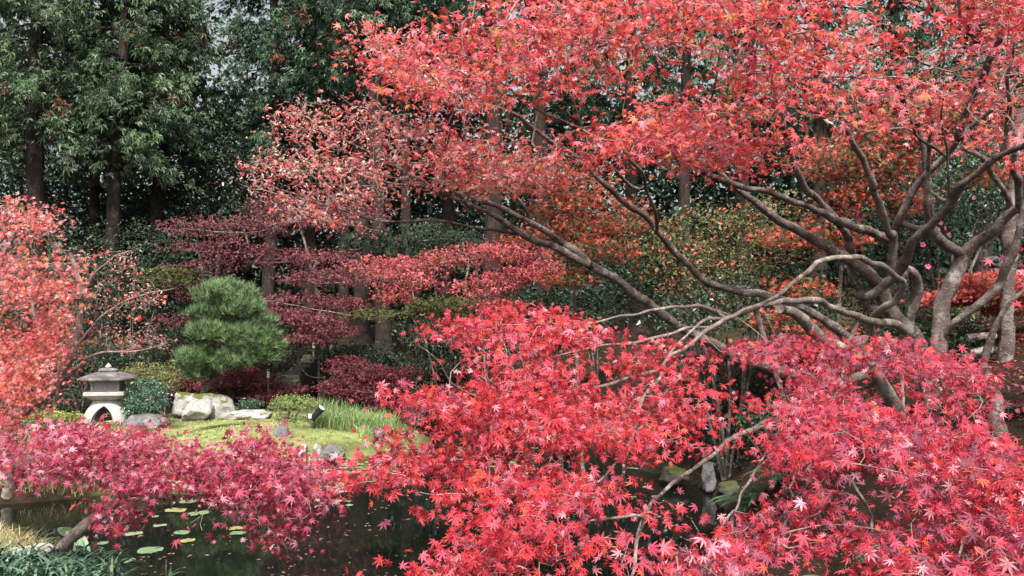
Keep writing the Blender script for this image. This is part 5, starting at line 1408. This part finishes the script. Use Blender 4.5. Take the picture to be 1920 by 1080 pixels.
# fallen leaves on the banks
n_ = 16000
q = np.column_stack([r.uniform(2.8, 14, n_), r.uniform(6, 20, n_), np.zeros(n_)])
q2 = np.column_stack([r.uniform(-14, -2, 2500), r.uniform(7, 20, 2500), np.zeros(2500)])
q2 = q2[(q2[:, 1] < 9) | (q2[:, 1] > 18.3) | (r.random(len(q2)) < .35)]
q = np.vstack([q, q2]); q = q[pond_dist(q[:, 0], q[:, 1]) > .15]; q[:, 2] = ground_z(q[:, 0], q[:, 1]) + .012
nor = nrm(np.array([0, 0, 1.0]) + r.normal(size=q.shape) * .3); tip = r.normal(size=q.shape); tip -= nor * (tip * nor).sum(1, keepdims=True)
V, T, C = scatter(T_TINY, q, frames(tip, nor), r.uniform(.03, .05, len(q)), pick_colors([(3, (150, 52, 66)), (2, (178, 80, 90)), (2, (120, 60, 46)), (1, (168, 120, 70))], q, 1.5))
tag(mesh_obj('fallen_leaves', np_mesh('fallen_leaves', V, tris=T, col=C), M_LEAF), 'crimson fallen leaves strewn on the banks', 'leaves', kind='stuff')
# moss cushions on the islet
n_ = 26000
q = np.column_stack([r.uniform(-12, -1.6, n_), r.uniform(13.8, 18.6, n_), np.zeros(n_)]); q = q[pond_dist(q[:, 0], q[:, 1]) > .1]; q = q[Noise(.8, 9)(q) > r.uniform(-1.5, .6, len(q))]
q[:, 2] = ground_z(q[:, 0], q[:, 1]) - .004
V, Q, C = blades(q, r.uniform(.015, .05, len(q)), r.uniform(.012, .03, len(q)), r.uniform(.2, 1, len(q)), pick_colors([(3, (160, 174, 104)), (2, (182, 192, 132)), (2, (134, 152, 86)), (.6, (160, 134, 88))], q, .7), segs=1)
tag(mesh_obj('moss', np_mesh('moss', V, quads=Q, col=C), M_GREEN), 'bright yellow-green moss on the lawn by the lantern', 'moss', kind='stuff')

# ------------------------------------------------------------------ small garden things
M_BLACK = plain_mat('black_metal', (.012, .012, .014), .4, .5, .2, 10)
M_LENS = plain_mat('lamp_glass', (.45, .5, .55), .15, .6, .1, 5)
b = P(590, 800, 16.15); b[2] = gz(b[0], b[1])
fl = thing('floodlight', b, 'black garden floodlight tilted up beside the clipped dwarf tree', 'lamp')
V, Q, T = tube(np.array([b - [0, 0, .08], b + [0, 0, .12], b + [.0, 0, .20]]), np.array([.012, .012, .012]), 8, 0); mesh_at('stake', V, b, M_BLACK, fl, quads=Q, tris=T)
hd = np.array([.12, -.03, .14]); c0 = b + [-.02, 0, .22]
V, Q, T = tube(np.array([c0 - hd * .3, c0 - hd * .25, c0 + hd * .7, c0 + hd * 1.3, c0 + hd * 1.4]), np.array([.03, .055, .065, .08, .08]), 16, 0); hs = mesh_at('housing', V, b, M_BLACK, fl, quads=Q, tris=T); auto_smooth(hs)
V, Q, T = tube(np.array([c0 + hd * 1.40, c0 + hd * 1.44]), np.array([.07, .07]), 16, 0); mesh_at('lens', V, b, M_LENS, fl, quads=Q, tris=T)
M_PLATE = plain_mat('white_plate', (.72, .74, .78), .5, .4, .05, 4)
def box_obj(name, c, sx, sy, sz, mat, parent=None, rotz=0, bev=0):
    bm = bmesh.new(); bmesh.ops.create_cube(bm, size=1.0); bmesh.ops.scale(bm, vec=(sx, sy, sz), verts=bm.verts)
    if bev: bmesh.ops.bevel(bm, geom=bm.edges[:], offset=bev, segments=2, affect='EDGES')
    me = bpy.data.meshes.new(name); bm.to_mesh(me); bm.free(); me.materials.append(mat)
    o = bpy.data.objects.new(name, me); link(o, parent); o.location = [float(v) for v in c]; o.rotation_euler = (0, 0, rotz); return o
box_obj('label_plate', c0 + [-.06, -.068, .04], .06, .006, .09, M_PLATE, fl)
# white marker posts by the steps
for (px, py, d, lab) in [(503, 712, 19.4, 'small white marker post left of the stone steps'), (588, 655, 22.4, 'small white marker post at the top of the stone steps')]:
    c = P(px, py, d); g = gz(c[0], c[1]); b = np.array([c[0], c[1], g])
    rt = thing('marker_post', b, lab, 'post')
    hh_ = max(c[2] + .09 - g, .2)
    box_obj('post', b + [0, 0, hh_ / 2 - .05], .035, .035, hh_, M_BARK, rt)
    box_obj('marker_cap', b + [0, 0, hh_ + .03], .055, .05, .16, M_PLATE, rt, 0, .006)
# steps
b = P(545, 718, 20.2); b[2] = gz(b[0], b[1])
st = thing('stone_steps', b, 'flight of rough stone steps climbing the dark bank right of the pine', 'steps')
M_STEP = rock_mat('step_stone', (.10, .095, .09), (.05, .047, .045), (.17, .16, .15), .4, 4, .6)
for k, (px, py, d, wpx) in enumerate([(535, 716, 20.0, 60), (545, 706, 20.5, 52), (552, 698, 21.0, 46), (560, 690, 21.5, 42), (570, 681, 22.0, 40), (578, 674, 22.5, 36), (580, 667, 23.0, 34)]):
    c = P(px, py, d); g = gz(c[0], c[1])
    wpx *= .7
    box_obj('step', (c[0], c[1] + .2, (c[2] + min(g, c[2] - .1)) / 2 - .04), wpx / FPX * d, .62, c[2] - min(g, c[2] - .1) + .12, M_STEP, st, RNG.uniform(-.05, .05), .02)
# path kerb behind the boulder
b = P(410, 727, 20.6); kz = gz(b[0], b[1])
kb = thing('stone_kerb', (b[0], b[1], kz), 'low grey stone kerb along the path behind the pine', 'kerb')
for k in range(9):
    c = P(280 + k * 30, 727, 20.6); g = gz(c[0], c[1])
    box_obj('stone', (c[0], c[1], (c[2] + g) / 2 - .04), 28.6 / FPX * 20.6, .2, max(c[2] - g, .05) + .14, M_STEP, kb, RNG.uniform(-.03, .03), .015)
# loop of hanging cable by the steps, modelled like a bare vine
vp = catmull(np.array([P(x, y, 20.8) for x, y in [(562, 640), (559, 660), (561, 680), (570, 697), (582, 706), (598, 708), (612, 706)]]), .05)
V, Q, T = tube(vp, np.full(len(vp), .012), 6, .1)
tag(mesh_at('hanging_cable', V, vp[0], M_TWIG, quads=Q, tris=T), 'thin cable hanging in a loop beside the stone steps', 'cable')
# bamboo prop
a_ = P(86, 782, 12.4); a_[2] = gz(a_[0], a_[1]) - .1; t_ = P(114, 655, 11.4)
V, Q, T = tube(catmull(np.array([a_, (a_ + t_) / 2, t_]), .2), np.linspace(.014, .010, len(catmull(np.array([a_, (a_ + t_) / 2, t_]), .2))), 8, .03)
tag(mesh_at('bamboo_prop', V, a_, plain_mat('dry_bamboo', (.55, .5, .42), .5, .4, .2, 12), quads=Q, tris=T), 'thin pale bamboo prop leaning against the orange-pink maple', 'pole')
# posts and rails on the right hillside
for k, (px, d, lab) in enumerate([(1836, 14.2, 'weathered wooden post beside the hillside stones, nearer the camellia'), (1846, 14.3, 'weathered wooden post beside the hillside stones, touching the flat stone')]):
    c = P(px, 470, d); g = gz(c[0], c[1]); 
    V, Q, T = tube(np.array([[c[0], c[1], g - .2], [c[0] + .01, c[1], (g + c[2]) / 2], [c[0], c[1], max(c[2], g + .3)]]), np.array([.05, .048, .046]), 10, .05)
    tag(mesh_at('wooden_post', V, (c[0], c[1], g), plain_mat('grey_wood', (.12, .105, .09), .9, .2, .35, 14), quads=Q, tris=T), lab, 'post')
for k, (x0, y0, x1, y1, lab) in enumerate([(1812, 634, 1866, 630, 'pale log lying on the bank behind the pink leaf tips, upper'), (1818, 662, 1878, 656, 'pale log lying on the bank behind the pink leaf tips, lower')]):
    a_ = P(x0, y0, 9.6 - .6 * k); c = P(x1, y1, 9.6 - .6 * k)
    V, Q, T = tube(catmull(np.array([a_, (a_ + c) / 2 + [0, 0, .01], c]), .08), np.full(len(catmull(np.array([a_, (a_ + c) / 2 + [0, 0, .01], c]), .08)), .045), 10, .08)
    tag(mesh_at('log', V, a_, M_BARK_PALE, quads=Q, tris=T), lab, 'log')
